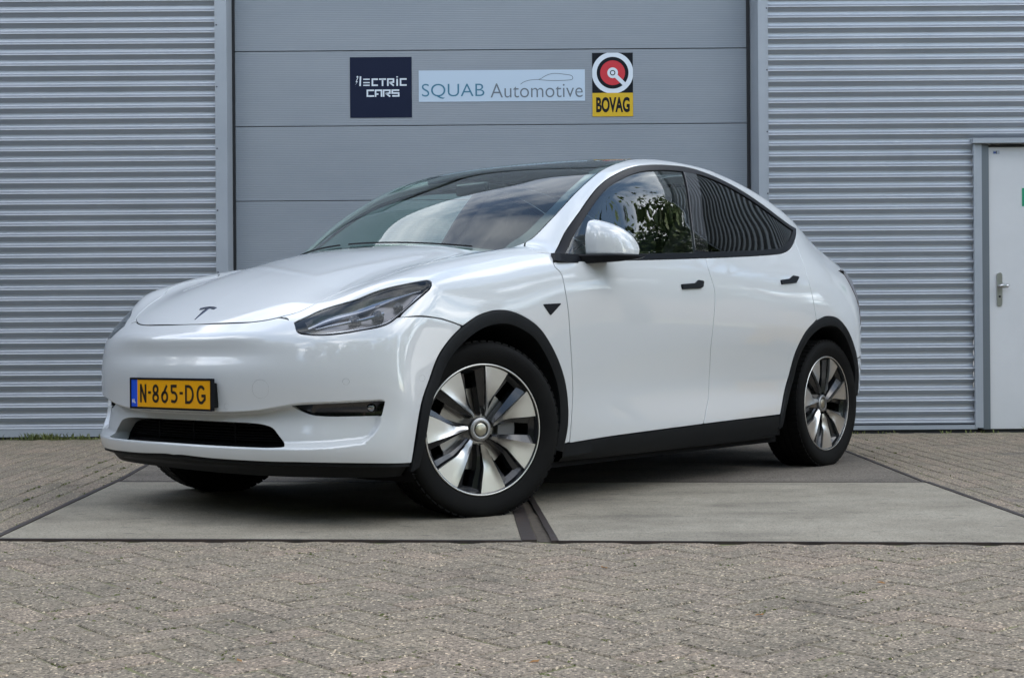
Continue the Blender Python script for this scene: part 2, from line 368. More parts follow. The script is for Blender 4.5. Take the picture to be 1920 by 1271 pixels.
CV=dict(
dlo=[[1.009,0.91,1.05],[0.994,0.897,1.067],[0.96,0.88,1.089],[0.909,0.861,1.125],[0.847,0.846,1.183],[0.779,0.836,1.237],[0.709,0.826,1.289],[0.636,0.81,1.341],[0.535,0.789,1.406],[0.441,0.773,1.454],[0.336,0.756,1.494],[0.23,0.738,1.528],[0.109,0.723,1.558],[-0.004,0.714,1.575],[-0.132,0.703,1.589],[-0.261,0.693,1.598],[-0.39,0.685,1.602],[-0.517,0.682,1.598],[-0.667,0.691,1.577],[-0.815,0.704,1.544],[-0.965,0.72,1.5],[-1.114,0.739,1.445],[-1.227,0.754,1.399],[-1.343,0.759,1.361],[-1.435,0.748,1.346],[-1.377,0.779,1.312],[-1.288,0.816,1.267],[-1.204,0.844,1.228],[-1.122,0.862,1.2],[-1.036,0.873,1.181],[-0.898,0.883,1.166],[-0.656,0.897,1.147],[-0.386,0.909,1.128],[-0.201,0.915,1.116],[0.02,0.921,1.102],[0.435,0.93,1.077]],
bp1=[[-0.311,0.71,1.577],[-0.223,0.804,1.4],[-0.174,0.85,1.287],[-0.11,0.909,1.137]],
bp2=[[-0.447,0.698,1.585],[-0.318,0.825,1.343],[-0.278,0.868,1.238],[-0.244,0.904,1.147]],
door_front=[[1.013,0.912,1.046],[1.019,0.925,1.023],[0.996,0.936,1.001],[0.991,0.94,0.988],[0.984,0.95,0.936],[0.975,0.955,0.878],[0.967,0.956,0.833],[0.956,0.954,0.757],[0.942,0.948,0.682],[0.928,0.942,0.616],[0.907,0.931,0.489],[0.909,0.924,0.369],[0.911,0.913,0.266]],
door_mid=[[-0.198,0.916,1.114],[-0.193,0.929,1.072],[-0.2,0.945,1.014],[-0.21,0.952,0.979],[-0.215,0.956,0.944],[-0.207,0.96,0.877],[-0.195,0.959,0.796],[-0.191,0.946,0.677],[-0.209,0.927,0.571],[-0.212,0.918,0.439],[-0.169,0.928,0.355],[-0.14,0.93,0.297]],
door_rear=[[-1.297,0.821,1.255],[-1.255,0.883,1.146],[-1.231,0.924,1.055],[-1.232,0.946,0.98],[-1.241,0.959,0.892],[-1.256,0.964,0.818]],
sill=[[0.95,0.912,0.264],[0.605,0.923,0.278],[0.199,0.929,0.289],[-0.14,0.93,0.297],[-0.508,0.93,0.304],[-0.89,0.926,0.308]],
archf=[[1.892,0.921,0.247],[1.86,0.945,0.476],[1.818,0.945,0.56],[1.769,0.947,0.651],[1.71,0.952,0.714],[1.639,0.955,0.764],[1.552,0.956,0.805],[1.452,0.956,0.827],[1.361,0.957,0.827],[1.269,0.957,0.805],[1.171,0.956,0.761],[1.092,0.952,0.694],[1.021,0.944,0.612],[0.972,0.936,0.531],[0.945,0.928,0.443],[0.938,0.922,0.349],[0.947,0.912,0.261]],
archr=[[-0.911,0.926,0.31],[-0.955,0.921,0.398],[-1.008,0.924,0.509],[-1.048,0.947,0.645],[-1.13,0.962,0.747],[-1.245,0.964,0.811],[-1.369,0.964,0.838],[-1.494,0.966,0.831],[-1.588,0.969,0.784],[-1.668,0.968,0.712],[-1.751,0.956,0.615],[-1.806,0.939,0.517]],
fenderbump=[[1.935,0.896,0.794],[1.881,0.922,0.801],[1.818,0.937,0.8],[1.748,0.945,0.792],[1.7,0.95,0.781],[1.641,0.955,0.765]],
lamp=[[2.182,0.542,0.761],[2.154,0.558,0.783],[2.121,0.589,0.804],[2.085,0.617,0.826],[2.055,0.651,0.842],[2.027,0.688,0.854],[1.991,0.729,0.87],[1.95,0.761,0.891],[1.904,0.8,0.911],[1.844,0.848,0.928],[1.806,0.871,0.938],[1.77,0.887,0.944],[1.761,0.898,0.94],[1.766,0.909,0.929],[1.782,0.916,0.91],[1.81,0.914,0.889],[1.854,0.907,0.858],[1.907,0.898,0.819],[1.936,0.891,0.799],[1.966,0.883,0.778],[1.998,0.865,0.763],[2.049,0.819,0.75],[2.098,0.763,0.738],[2.14,0.7,0.732],[2.161,0.656,0.734],[2.176,0.606,0.743],[2.183,0.555,0.756]],
hoodfront=[[2.173,-0.39,0.799],[2.186,-0.352,0.794],[2.214,-0.067,0.787],[2.215,0.133,0.784],[2.195,0.347,0.787],[2.17,0.43,0.796],[2.153,0.464,0.803]],
hoodside=[[2.153,0.464,0.803],[2.109,0.53,0.824],[2.042,0.569,0.861],[1.966,0.6,0.897],[1.892,0.634,0.928],[1.834,0.686,0.953],[1.763,0.706,0.977],[1.567,0.672,1.024],[1.481,0.751,1.047],[1.327,0.769,1.073],[1.204,0.768,1.093],[1.096,0.739,1.11]],
lampjoin=[[2.153,0.464,0.803],[2.149,0.506,0.798],[2.154,0.558,0.783]],
ws=[[1.085,0.733,1.112],[1.045,0.737,1.122],[1.002,0.749,1.138],[0.963,0.757,1.159],[0.922,0.761,1.188],[0.872,0.763,1.225],[0.815,0.765,1.267],[0.751,0.762,1.312],[0.648,0.751,1.379],[0.523,0.736,1.45],[0.373,0.71,1.518],[0.206,0.677,1.567],[0.044,0.648,1.603]],
pillarjoin=[[1.032,0.769,1.119],[1.056,0.822,1.104],[1.057,0.853,1.091],[1.032,0.87,1.084],[0.967,0.883,1.085]],
badge=[[1.145,0.953,0.863],[1.005,0.955,0.87],[1.091,0.956,0.811]],
handf=[[0.082,0.953,0.971],[0.078,0.955,0.956],[-0.078,0.954,0.964],[-0.1,0.953,0.971],[-0.111,0.949,0.993],[-0.071,0.949,0.996],[-0.04,0.952,0.98]],
handr=[[-0.915,0.934,1.024],[-0.913,0.938,1.009],[-1.071,0.934,1.022],[-1.115,0.926,1.049],[-1.06,0.925,1.052],[-1.01,0.931,1.033]],
grille=[[2.213,-0.469,0.404],[2.263,-0.038,0.4],[2.255,0.209,0.396],[2.235,0.369,0.394],[2.224,0.434,0.388],[2.218,0.467,0.38],[2.224,0.575,0.312],[2.257,0.454,0.312],[2.294,0.197,0.312],[2.292,-0.064,0.318],[2.23,-0.468,0.326],[2.22,-0.491,0.335],[2.211,-0.483,0.395]],
fog=[[2.183,0.581,0.465],[2.122,0.705,0.472],[2.012,0.895,0.482],[2.02,0.885,0.431],[2.133,0.684,0.43],[2.153,0.642,0.436],[2.169,0.601,0.451]],
wbot=[[2.198,-0.65,0.268],[2.278,-0.389,0.277],[2.304,-0.165,0.272],[2.306,0.044,0.264],[2.293,0.227,0.258],[2.271,0.388,0.256],[2.238,0.53,0.255],[2.202,0.63,0.256],[2.043,0.866,0.252],[1.895,0.921,0.247]],
tow=[[2.255,0.476,0.531]],
sens1=[[2.111,0.794,0.559]],
sens2=[[1.858,0.943,0.567]],
sens3=[[2.28,0.305,0.462]],
sens4=[[2.273,-0.36,0.475]])

# ---------------------------------------------------------------- car materials
def paint():
    m=mat('white_pearl_paint',(.60,.62,.625),.32,0,1,.025,.5)
    n,l,b=nodes(m); t=n.new('ShaderNodeTexCoord'); z=n.new('ShaderNodeTexNoise'); z.inputs['Scale'].default_value=900; l.new(t.outputs['Object'],z.inputs['Vector'])
    r=n.new('ShaderNodeMapRange'); r.inputs[3].default_value=.22; r.inputs[4].default_value=.45; l.new(z.outputs[0],r.inputs[0]); l.new(r.outputs[0],b.inputs['Roughness'])
    z2=n.new('ShaderNodeTexNoise'); z2.inputs['Scale'].default_value=3.2; z2.inputs['Detail'].default_value=8; l.new(t.outputs['Object'],z2.inputs['Vector'])
    r2=n.new('ShaderNodeMapRange'); r2.inputs[1].default_value=.45;r2.inputs[2].default_value=.75; r2.inputs[3].default_value=.03; r2.inputs[4].default_value=.09; l.new(z2.outputs[0],r2.inputs[0]); l.new(r2.outputs[0],b.inputs['Coat Roughness'])
    b.inputs['Coat IOR'].default_value=1.75
    return m
PAINT=paint()
BLK=mat('black_textured_plastic',(.010,.011,.012),.55,0,0,spec=.18); noise_col(BLK,[(.004,.005,.006),(.008,.009,.010)],14,rvar=(.48,.68))
SATIN=mat('satin_black_trim',(.007,.008,.011),.34,0,0,.2,spec=.16)
GLOSSB=mat('gloss_black',(.006,.006,.008),.08,0,1,.02)
DARK=mat('dark_interior',(.006,.006,.0065),.8,spec=.1)
GRILL=mat('grille_black',(.004,.004,.005),.6,spec=.12)
RUB=mat('tyre_rubber',(.018,.018,.018),.75,spec=.12); noise_col(RUB,[(.004,.004,.004),(.009,.009,.0085)],9,rvar=(.6,.85))
def glass(name,tint,rough=0.0,ior=1.5,mixf=1.0):
    m=bpy.data.materials.new(name); m.use_nodes=True; n=m.node_tree.nodes; l=m.node_tree.links; n.clear()
    o=n.new('ShaderNodeOutputMaterial'); x=n.new('ShaderNodeMixShader'); t=n.new('ShaderNodeBsdfTransparent'); g=n.new('ShaderNodeBsdfGlossy')
    t.inputs[0].default_value=(*tint,1); g.inputs['Roughness'].default_value=rough; g.inputs['Color'].default_value=(.97,1,.99,1)
    f_=n.new('ShaderNodeFresnel'); gg=n.new('ShaderNodeNewGeometry'); mm=n.new('ShaderNodeMapRange'); mm.inputs[3].default_value=ior; mm.inputs[4].default_value=1/ior; l.new(gg.outputs['Backfacing'],mm.inputs[0]); l.new(mm.outputs[0],f_.inputs[0]); l.new(f_.outputs[0],x.inputs[0]); l.new(t.outputs[0],x.inputs[1]); l.new(g.outputs[0],x.inputs[2]); l.new(x.outputs[0],o.inputs[0]); return m
WSG=glass('windshield_glass',(.74,.88,.83),ior=1.70)
SIDEG=glass('side_glass',(.68,.84,.80),ior=1.9)
PRIV=glass('privacy_glass',(.03,.035,.038),ior=1.30)
LENS=glass('lamp_lens',(.70,.72,.75),ior=1.5)
CHR=mat('chrome',(.78,.79,.8),.12,1); EMB=mat('dark_chrome',(.07,.085,.13),.25,1)
ALU=mat('machined_alloy',(.58,.575,.55),.36,1)
ALUH=mat('hub_silver',(.31,.31,.31),.42,1)
CAPM=mat('centre_cap_metal',(.42,.40,.33),.3,1)
WBLK=mat('wheel_gloss_black',(.010,.011,.013),.22,0,.6,.06)
DISC=mat('brake_disc_steel',(.32,.31,.30),.35,1)
REFL=mat('lamp_reflector',(.42,.43,.46),.16,1)
LHOUS=mat('lamp_housing',(.36,.335,.32),.33,.75)
TAILM=mat('tail_lamp_red',(.035,.004,.006),.12,0,1,.03)
YEL=mat('plate_yellow',(.82,.37,.0),.32,0,.3,.1)
BLU=mat('plate_blue',(.01,.08,.62),.35,0,.3,.1)
INKB=mat('plate_black_ink',(.012,.008,.006),.4)
WHT=mat('print_white',(.75,.78,.8),.5)
SEATM=mat('black_seat_leather',(.012,.012,.012),.6,spec=.2); 
SCRN=mat('screen_glass',(.01,.012,.014),.08,0,1,.02)
def build_car():
    # ---------------------------------------------------------------- the car
    TH_CAR=4.01212
    CAR=empty('parked_car',(.1350,7.2080,0),TH_CAR)
    tag(CAR,'white electric hatchback with black wheel arches and yellow plate, parked on the concrete slabs','car')
    c3={k:np.array(v) for k,v in CV.items()}
    def pj(fr,*names,rev=False): return [fr.fwd(c3[n]) for n in names]
    T_=lambda k: TILT.fwd(c3[k]); S_=lambda k: SIDE.fwd(c3[k]); N_=lambda k: NOSE.fwd(c3[k]); P_=lambda k: TOPF.fwd(c3[k])
    lamp=c3['lamp']; tipi=0
    # doors (side frame)
    df,dm,dr=S_('door_front'),S_('door_mid'),S_('door_rear'); dlo=S_('dlo'); ib=24; dl_low=np.vstack([dlo[ib:],dlo[:1]])
    sill=S_('sill'); af,ar=S_('archf'),S_('archr')
    dmid=np.vstack([dlo[33],dm[1:-1],sill[3]])
    door1=chain(np.vstack([df[:-1],[df[-1,0],sill[0,1]]]),np.vstack([[[df[-1,0],sill[0,1]]],sill[1:4]]),dmid[::-1],np.vstack([dlo[33:36],df[:1]]))
    k=int(np.argmin(np.hypot(ar[:,0]-dr[-1,0],ar[:,1]-dr[-1,1])))
    arf=np.vstack([ar[:k],dr[-1:]])
    door2=chain(dmid,np.vstack([sill[3:5],ar[:1]]),arf,np.vstack([dr[::-1][:-1],dlo[26:27]]),dlo[26:34])
    panel('front_door',PAINT,SIDE,door1,CAR,h=.02,gap=.0038,mirror=True)
    panel('rear_door',PAINT,SIDE,door2,CAR,h=.02,gap=.0038,mirror=True)
    # fender (tilted frame)
    L3=lamp; i1=int(np.argmin(np.linalg.norm(L3-c3['fenderbump'][0],axis=1)))
    lampT=TILT.fwd(L3)
    lt=np.vstack([lampT[i1:0:-1],lampT[:1]])
    # split lamp upper edge at the rear tip
    fender=chain(T_('door_front'),[T_('door_front')[-1],T_('archf')[-1]],T_('archf')[::-1][:int(len(T_('archf'))-5)],
        np.vstack([T_('archf')[5:6],T_('fenderbump')[::-1][1:]]),np.vstack([T_('fenderbump')[:1],lt[1:]]),
        np.vstack([lt[-1:],T_('lampjoin')[::-1][1:]]),np.vstack([T_('lampjoin')[:1],T_('hoodside')[1:]]),np.vstack([T_('hoodside')[-1:],T_('ws')[1:3]]),
        np.vstack([T_('ws')[2:3],T_('pillarjoin')]),np.vstack([T_('pillarjoin')[-1:],T_('dlo')[2:0:-1],T_('door_front')[:1]]))
    badge=TILT.fwd(c3['badge'])
    panel('front_fender',PAINT,TILT,fender,CAR,h=.022,gap=.0036,mirror=True)
    # body side: pillar, roof rail, rear quarter
    redge=np.array([[.044,.648,0],[-.25,.625,0],[-.6,.61,0],[-.95,.605,0],[-1.3,.605,0],[-1.6,.605,0],[-1.85,.61,0],[-2.03,.635,0]])
    def topz(xy,mode='all'):
        P,n=surf(TOPF,np.array(xy,float)[:,:2],0,mode); return P
    redge3=topz(redge); hatch3=np.array([[-2.03,.635,0],[-2.10,.69,1.09],[-2.11,.745,1.02],[-2.125,.77,.92],[-2.14,.785,.80],[-2.15,.79,.62]]); hatch3[0]=redge3[-1]
    wsq=c3['ws'][2:]
    ar3=c3['archr']; kk=k
    side_loop=chain(np.vstack([TILT.fwd(wsq),TILT.fwd(redge3)[1:]]),TILT.fwd(hatch3),TILT.fwd([[-2.15,.79,.62],[-2.0,.86,.605],[-1.80,.945,.60]]),
        np.vstack([TILT.fwd([[-1.80,.945,.60]]),TILT.fwd(ar3)[::-1][1:len(ar3)-kk],T_('door_rear')[-1:]]),
        np.vstack([T_('door_rear')[::-1][:-1],T_('dlo')[26:27]]),T_('dlo')[26:23:-1],T_('dlo')[24:1:-1],T_('pillarjoin')[::-1],[T_('pillarjoin')[0],T_('ws')[2]])
    panel('body_side',PAINT,TILT,side_loop,CAR,h=.022,gap=.0036,mirror=True)
    # hood
    hs=P_('hoodside'); hf=P_('hoodfront'); hf=hf[hf[:,1]>=-.05]; half=np.vstack([[hf[0,0]+.004,0],hf[hf[:,1]>.1]])
    cowl=np.array([[1.095,.738],[1.135,.66],[1.20,.50],[1.25,.36],[1.29,.22],[1.315,.1],[1.322,0]])
    hood=chain(np.vstack([half[::-1]*[1,-1],half[1:]]),hs,np.vstack([cowl,(cowl[:-1]*[1,-1])[::-1]]),hs[::-1]*[1,-1])
    panel('hood',PAINT,TOPF,hood,CAR,h=.03,gap=.0026,mode='hood') #.0038,mode='hood')
    # bumper
    lampN=N_('lamp'); ll=lampN[i1:]; ll=np.vstack([ll,lampN[:1]])
    wb=N_('wbot'); wb=wb[wb[:,0]>.02]; wz=np.array([[0,.262]])
    hb=N_('hoodfront'); hb=np.vstack([[0,hb[hb[:,0]>.05][0,1]+.001],hb[hb[:,0]>.05]]); afN=N_('archf'); fb=N_('fenderbump')
    right=[hb,N_('lampjoin'),np.vstack([N_('lampjoin')[-1:],ll[::-1][2:]]),np.vstack([ll[:1],fb[1:]]),np.vstack([fb[-1:],afN[:5][::-1]]),np.vstack([afN[:1],wb[::-1][1:],wz])]
    half=np.vstack([crom(q,.01)[:-1] for q in right]+[wz]); half=half[half[:,0]>=0]
    bump_loop=np.vstack([half,(half*[-1,1])[::-1][1:-1]])
    gr=np.array([[0,.400],[.13,.3995],[.22,.3985],[.30,.397],[.355,.391],[.385,.380],[.41,.35],[.435,.316],[.39,.313],[.30,.313],[.15,.314],[0,.315]])
    grl=chain(np.vstack([(gr[:8]*[-1,1])[::-1],gr[1:8]]),np.vstack([gr[7:],(gr[7:-1]*[-1,1])[::-1]]))
    fogq=N_('fog'); fog=chain(fogq[:3],fogq[2:4],np.vstack([fogq[3:],fogq[:1]])); fogm=(fog*[-1,1])[::-1]
    ex=[]
    for a in np.arange(-.74,.741,.008):
        for dz in (-.004,.002,.008,.014): ex.append((a,float(Z1(np.array([abs(a)]))[0])-dz))
    for z in np.arange(.33,.49,.010):
        for da in (-.004,.004,.012,.020,.028):
            for sg in (1,-1): ex.append((sg*(float(FI(np.array([z]))[0])-da),z))
    for a in np.arange(-.8,.801,.012):
        z2=float(Z2(np.array([abs(a)]))[0])
        for dz in (0,.012,.024,.036): ex.append((a,z2+dz))
    panel('front_bumper',PAINT,NOSE,bump_loop,CAR,h=.02,gap=.0036,holes=[grl,fog,fogm],extra=np.array(ex))
    # lower grille and fog pockets
    def off_panel(name,m,fr,loop,off,parent=CAR,h=.03,**k): return panel(name,m,fr,loop,parent,h=h,gap=0,flange=0,off=off,**k)
    g0=off_panel('lower_grille',GRILL,NOSE,inset(grl,-.05),-.10)
    mb=MB()
    for z in np.arange(.325,.400,.0115):
        a=np.linspace(-.40,.40,41); U=np.stack([a,np.full(41,z)],1); P,n=surf(NOSE,U,-.075); 
        V=[];F=[]
        for i in range(41): V+=[P[i]+n[i]*.010+[0,0,-.0018],P[i]+n[i]*.010+[0,0,.0018],P[i]-n[i]*.012+[0,0,.0018],P[i]-n[i]*.012+[0,0,-.0018]]
        for i in range(40):
            for j in range(4): F.append((4*i+j,4*i+(j+1)%4,4*i+4+(j+1)%4,4*i+4+j))
        sl=link('grille_slat',mesh('slat',V,F),GRILL,g0)
    for a in (-.2,0,.2):
        P,n=surf(NOSE,np.array([[a,.36]]),-.066); q=P[0]; m_=MB().box((q[0]-.01,q[1]-.004,.318),(q[0]+.002,q[1]+.004,.402)).obj('grille_post',GRILL,g0)
    def wall_between(name,m,fr,loop,o1,o2,parent,mirror=False):
        Lp=resample(loop,.015); A,_=surf(fr,Lp,o1); B,_=surf(fr,Lp,o2); n=len(Lp)
        V=np.vstack([A,B]); F=[(i,(i+1)%n,n+(i+1)%n,n+i) for i in range(n)]
        o=link(name,mesh(name,V,F,True),m,parent)
        if mirror: link(name,mesh(name,V*[1,-1,1],[q[::-1] for q in F],True),m,parent)
        return o
    wall_between('grille_surround',PAINT,NOSE,inset(grl,-.002),-.004,-.062,CAR)
    wall_between('grille_surround',SATIN,NOSE,inset(grl,-.002),-.060,-.105,g0)
    off_panel('fog_pocket',GLOSSB,NOSE,inset(fog,-.02),-.03,mirror=True)
    for sg in (1,-1):
        P,n=surf(NOSE,np.array([[sg*.685,.458]]),-.028); V,F=lathe([(.001,.008),(.012,.007),(.016,.003),(.017,-.004)],24)
        o=link('fog_lamp',fixn(mesh('fog',V,F),True),REFL,CAR); o.location=P[0]; o.rotation_euler=Vector(n[0]).to_track_quat('Y','Z').to_euler()
    # dark strips standing in for the shade inside the shut lines
    def gap_shade(fr,loop,mode='all',mirror=True,w=.010,off=-.0065):
        q=crom(np.array(loop,float),.012); t=np.gradient(q,axis=0); t/=np.linalg.norm(t,axis=1,keepdims=True); nn=np.stack([-t[:,1],t[:,0]],1)
        A,_=surf(fr,q+nn*w,off,mode); B,_=surf(fr,q-nn*w,off,mode); n=len(q); V=np.vstack([A,B]); F=[(i,i+1,n+i+1,n+i) for i in range(n-1)]
        link('gap_shade_strip',mesh('gap_shade_strip',V,F),DARK,CAR)
        if mirror: link('gap_shade_strip',mesh('gap_shade_strip',V*[1,-1,1],[x[::-1] for x in F]),DARK,CAR)
    hfc=P_('hoodfront'); hfc=hfc[hfc[:,1]>.1]; hfc=np.vstack([(hfc*[1,-1])[::-1],[[hf[0,0]+.004,0]],hfc])
    gap_shade(TOPF,hfc,'hood',False,.004,-.0022); gap_shade(TILT,T_('lampjoin')); gap_shade(TILT,T_('fenderbump')); gap_shade(SIDE,df); gap_shade(SIDE,dmid); gap_shade(SIDE,dr); gap_shade(TILT,T_('pillarjoin'))
    # front valance
    def band(name,m,a3,b3,parent,mirror=False,smooth=True):
        n=len(a3); V=np.vstack([a3,b3]); F=[(i,i+1,n+i+1,n+i) for i in range(n-1)]
        link(name,mesh(name,V,F,smooth),m,parent)
        if mirror: link(name,mesh(name,V*[1,-1,1],[q[::-1] for q in F],smooth),m,parent)
    ph=np.linspace(-.80,.80,90); wbx=np.concatenate([[0],wb[::-1][:,0][::-1]]); 
    wo=np.argsort(wb[:,0]); zt=np.interp(np.abs(ph),np.concatenate([[0],wb[wo,0]]),np.concatenate([[.262],wb[wo,1]]))
    A,_=surf(NOSE,np.stack([ph,zt+.004],1),-.010); B,nn=surf(NOSE,np.stack([ph,zt-.012],1),-.004); C_,_=surf(NOSE,np.stack([ph,zt*0+.222],1),-.03); D=C_.copy(); D[:,2]=.203-.008*np.clip((ph+.2)/.5,0,1); D-=nn*[.03,.03,0]
    E_=D.copy();E_[:,0]=np.minimum(E_[:,0],1.8)
    V=np.vstack([A,B,C_,D,E_]);m_=90;F=[(r*m_+i,(r+1)*m_+i,(r+1)*m_+i+1,r*m_+i+1) for r in range(4) for i in range(m_-1)]
    vme=fixn(mesh('front_valance',V,F),True,R_(40)); link('front_valance',vme,BLK,CAR)
    # windows and their trim
    front_g=S_('bp1'); 
    trim_in=inset(chain(dlo[:ib+1],dl_low),.030)
    bp1,bp2=S_('bp1'),S_('bp2')
    def clipx(loop,line,keep_front):
        """keep the part of the loop ahead of / behind the line x(z)"""
        o=np.argsort(line[:,1]); xl=lambda z: np.interp(z,line[o,1],line[o,0])
        L=resample(loop,.004); s=(L[:,0]-xl(L[:,1]))*(1 if keep_front else -1)>0
        i=[j for j in range(len(L)) if s[j] and not s[j-1]][0]; L=np.roll(L,-i,0); s=np.roll(s,-i); L=L[s]
        zz=np.linspace(L[-1,1],L[0,1],24)[1:-1]; return np.vstack([L,np.stack([xl(zz),zz],1)])
    gF=clipx(trim_in,bp1,True); gR=clipx(trim_in,bp2,False); trim_out=chain(dlo[:ib+1],dl_low)
    tr=panel('window_trim',SATIN,SIDE,trim_out,CAR,h=.02,gap=.0025,holes=[gF,gR],flange=.012,mirror=True)
    panel('front_side_window',SIDEG,SIDE,inset(gF,-.006),CAR,h=.012,gap=0,flange=0,off=-.006,mirror=True)
    panel('rear_side_window',PRIV,SIDE,inset(gR,-.006),CAR,h=.012,gap=0,flange=0,off=-.006,mirror=True)
    bb=chain([bp1[-1]+[-.004,.002],bp2[-1]+[.004,.002]],[bp2[-1]+[.004,.002],[bp2[0,0]+.0,bp2[0,1]-.012]],[[bp2[0,0],bp2[0,1]-.012],[bp1[0,0]-.004,bp1[0,1]-.012]],[[bp1[0,0]-.004,bp1[0,1]-.012],bp1[-1]+[-.004,.002]])
    o1,d1=SIDE.ray(bp1)
    zl=np.linspace(1.150,1.565,30); x1=np.interp(zl,bp1[::-1,1],bp1[::-1,0])-.004; x2=np.interp(zl,bp2[::-1,1],bp2[::-1,0])+.004
    panel('pillar_cover',GLOSSB,SIDE,np.vstack([np.stack([x1,zl],1),np.stack([x2,zl],1)[::-1]]),CAR,h=.03,gap=0,off=.003,flange=.006,mirror=True)
    # windshield, roof glass, rear glass
    wse=P_('ws')
    wl=np.vstack([wse[:-1],[[.13,.664]]]); hdr=np.array([[.13,.664],[.10,.55],[.07,.35],[.06,.15],[.06,0]])
    cw=cowl+np.stack([0*cowl[:,0]+.035,0*cowl[:,0]],1); cw[0]=[1.105,.738]; cw[1,0]-=.01
    ws_loop=chain(np.vstack([cw[::-1],wse[:1]])[:-1],wl,np.vstack([hdr,(hdr[:-1]*[1,-1])[::-1]]),wl[::-1]*[1,-1],np.vstack([(wse[:1]*[1,-1]),(cw*[1,-1])])[1:])
    wsobj=panel('windshield',WSG,TOPF,ws_loop,CAR,h=.025,gap=.0012,flange=.004,mode='glass')
    # black frit round the windshield, printed on the inside of the glass
    frit_in=inset(ws_loop,.045)
    panel('windshield_frit',GLOSSB,TOPF,ws_loop,wsobj,h=.03,gap=.004,flange=0,holes=[frit_in],off=-.004,mode='glass')
    re_=redge[1:,:2]; re_=np.vstack([[.13,.660],[.044,.648],re_])
    rf=re_[re_[:,0]>-1.02]; rr=re_[re_[:,0]<-1.2]; r1=np.array([-1.05,.605])
    roofl=chain(np.vstack([rf,r1]),[r1,[-1.02,0.0],r1*[1,-1]],np.vstack([rf,r1])[::-1]*[1,-1],np.vstack([(hdr*[1,-1]),hdr[::-1][1:]]))
    panel('roof_glass',GLOSSB,TOPF,roofl,CAR,h=.05,gap=.0012,flange=.01,mode='glass')
    rl=chain(np.vstack([r1,rr[:-1]]),[rr[-2],[-2.13,.3],[-2.17,0],[-2.13,-.3],rr[-2]*[1,-1]],np.vstack([r1,rr[:-1]])[::-1]*[1,-1],[r1*[1,-1],[-1.02,0],r1])
    panel('rear_glass',GLOSSB,TOPF,rl,CAR,h=.05,gap=.003,flange=.01,mode='glass')
    # tail
    tgl=np.array([[0,1.20],[.35,1.185],[.62,1.13],[.72,1.06]]); 
    tg=chain(np.vstack([(tgl[1:]*[-1,1])[::-1],tgl]),[tgl[-1],[.70,.62]],[[.70,.62],[-.70,.62]],[[-.70,.62],tgl[-1]*[-1,1]])
    panel('tailgate',PAINT,TAIL,tg,CAR,h=.03,gap=.003)
    hT=TAIL.fwd(hatch3); 
    for sg in (1,-1):
        tl=chain(hT[1:5]*[1,1],[hT[4],[.71,.80]],[[.71,.80],[.725,1.05]],[[.725,1.05],hT[1]])
        if sg<0: tl=(tl*[-1,1])[::-1]
        panel('tail_lamp',TAILM,TAIL,tl,CAR,h=.02,gap=.002,off=.004)
    tw=np.vstack([crom(np.array([[-1.900,1.129],[-1.912,1.067],[-1.945,1.0],[-2.0,.95],[-2.06,.915]]),.01),[[-2.105,.90]],crom(np.array([[-2.118,.99],[-2.105,1.05],[-2.07,1.095],[-2.0,1.125]]),.01)])
    panel('tail_lamp',TAILM,SIDE,tw,CAR,h=.015,gap=0,flange=.006,off=.003,mirror=True)
    rb=chain([[-.98,.60],[-.80,.61],[0,.615],[.80,.61],[.98,.60]],[[.98,.60],[1.0,.52],[.97,.40]],[[.97,.40],[0,.36],[-.97,.40]],[[-.97,.40],[-1.0,.52],[-.98,.60]])
    panel('rear_bumper',PAINT,TAIL,rb,CAR,h=.03,gap=.002)
    rv=chain([[-.97,.395],[0,.355],[.97,.395]],[[.97,.395],[.80,.28],[0,.22],[-.80,.28],[-.97,.395]])
    panel('rear_valance',BLK,TAIL,rv,CAR,h=.04,gap=.001,off=-.02)
    # rocker panels
    xs=np.linspace(.955,-.915,60); zs=np.interp(xs,sill[::-1,0],sill[::-1,1])
    A,_=surf(SIDE,np.stack([xs,zs-.001],1),-.014);A2,_=surf(SIDE,np.stack([xs,zs-.004],1),.002); B,_=surf(SIDE,np.stack([xs,zs-.055],1),.006); C_,_=surf(SIDE,np.stack([xs,zs*0+.185],1),-.012); D=C_+[0,-.06,-.012]; E_=D+[0,-.25,0]
    V=np.vstack([A,A2,B,C_,D,E_]); n=60; F=[(r*n+i,(r+1)*n+i,(r+1)*n+i+1,r*n+i+1) for r in range(5) for i in range(n-1)]
    me=fixn(mesh('rocker_panel',V,F),True,R_(35)); link('rocker_panel',me,BLK,CAR); me=fixn(mesh('rocker_panel',V*[1,-1,1],[q[::-1] for q in F]),True,R_(35)); link('rocker_panel',me,BLK,CAR)
    # wheel arches
    def arch(name,pts3,cx,lo1,lo2,wdt=.052):
        P=crom(pts3[:,[0,2]],.02); P=np.vstack([P]); U=P
        A,nn=surf(SIDE,U,-.012); c=np.array([cx,.352]); d=U-c; r=np.linalg.norm(d,axis=1,keepdims=True); d/=r
        A2,_=surf(SIDE,U,.005); M1,_=surf(SIDE,c+d*(r-.010),.010)
        w=np.full((len(U),1),wdt); B,_=surf(SIDE,c+d*(r-w),.002); B[:,1]=np.minimum(B[:,1],M1[:,1]-.004)
        C_=B.copy(); C_[:,1]-=.02; C_[:,0]+= -d[:,0]*.006; C_[:,2]+=-d[:,1]*.006
        D=C_.copy(); D[:,1]-=.30
        R5=[A,A2,M1,B,C_,D]; V=np.vstack(R5); n=len(U); F=[(q*n+i,(q+1)*n+i,(q+1)*n+i+1,q*n+i+1) for q in range(5) for i in range(n-1)]
        for s in (1,-1): link(name,fixn(mesh(name,V*[1,s,1],F if s>0 else [q[::-1] for q in F]),True,R_(40)),BLK,CAR)
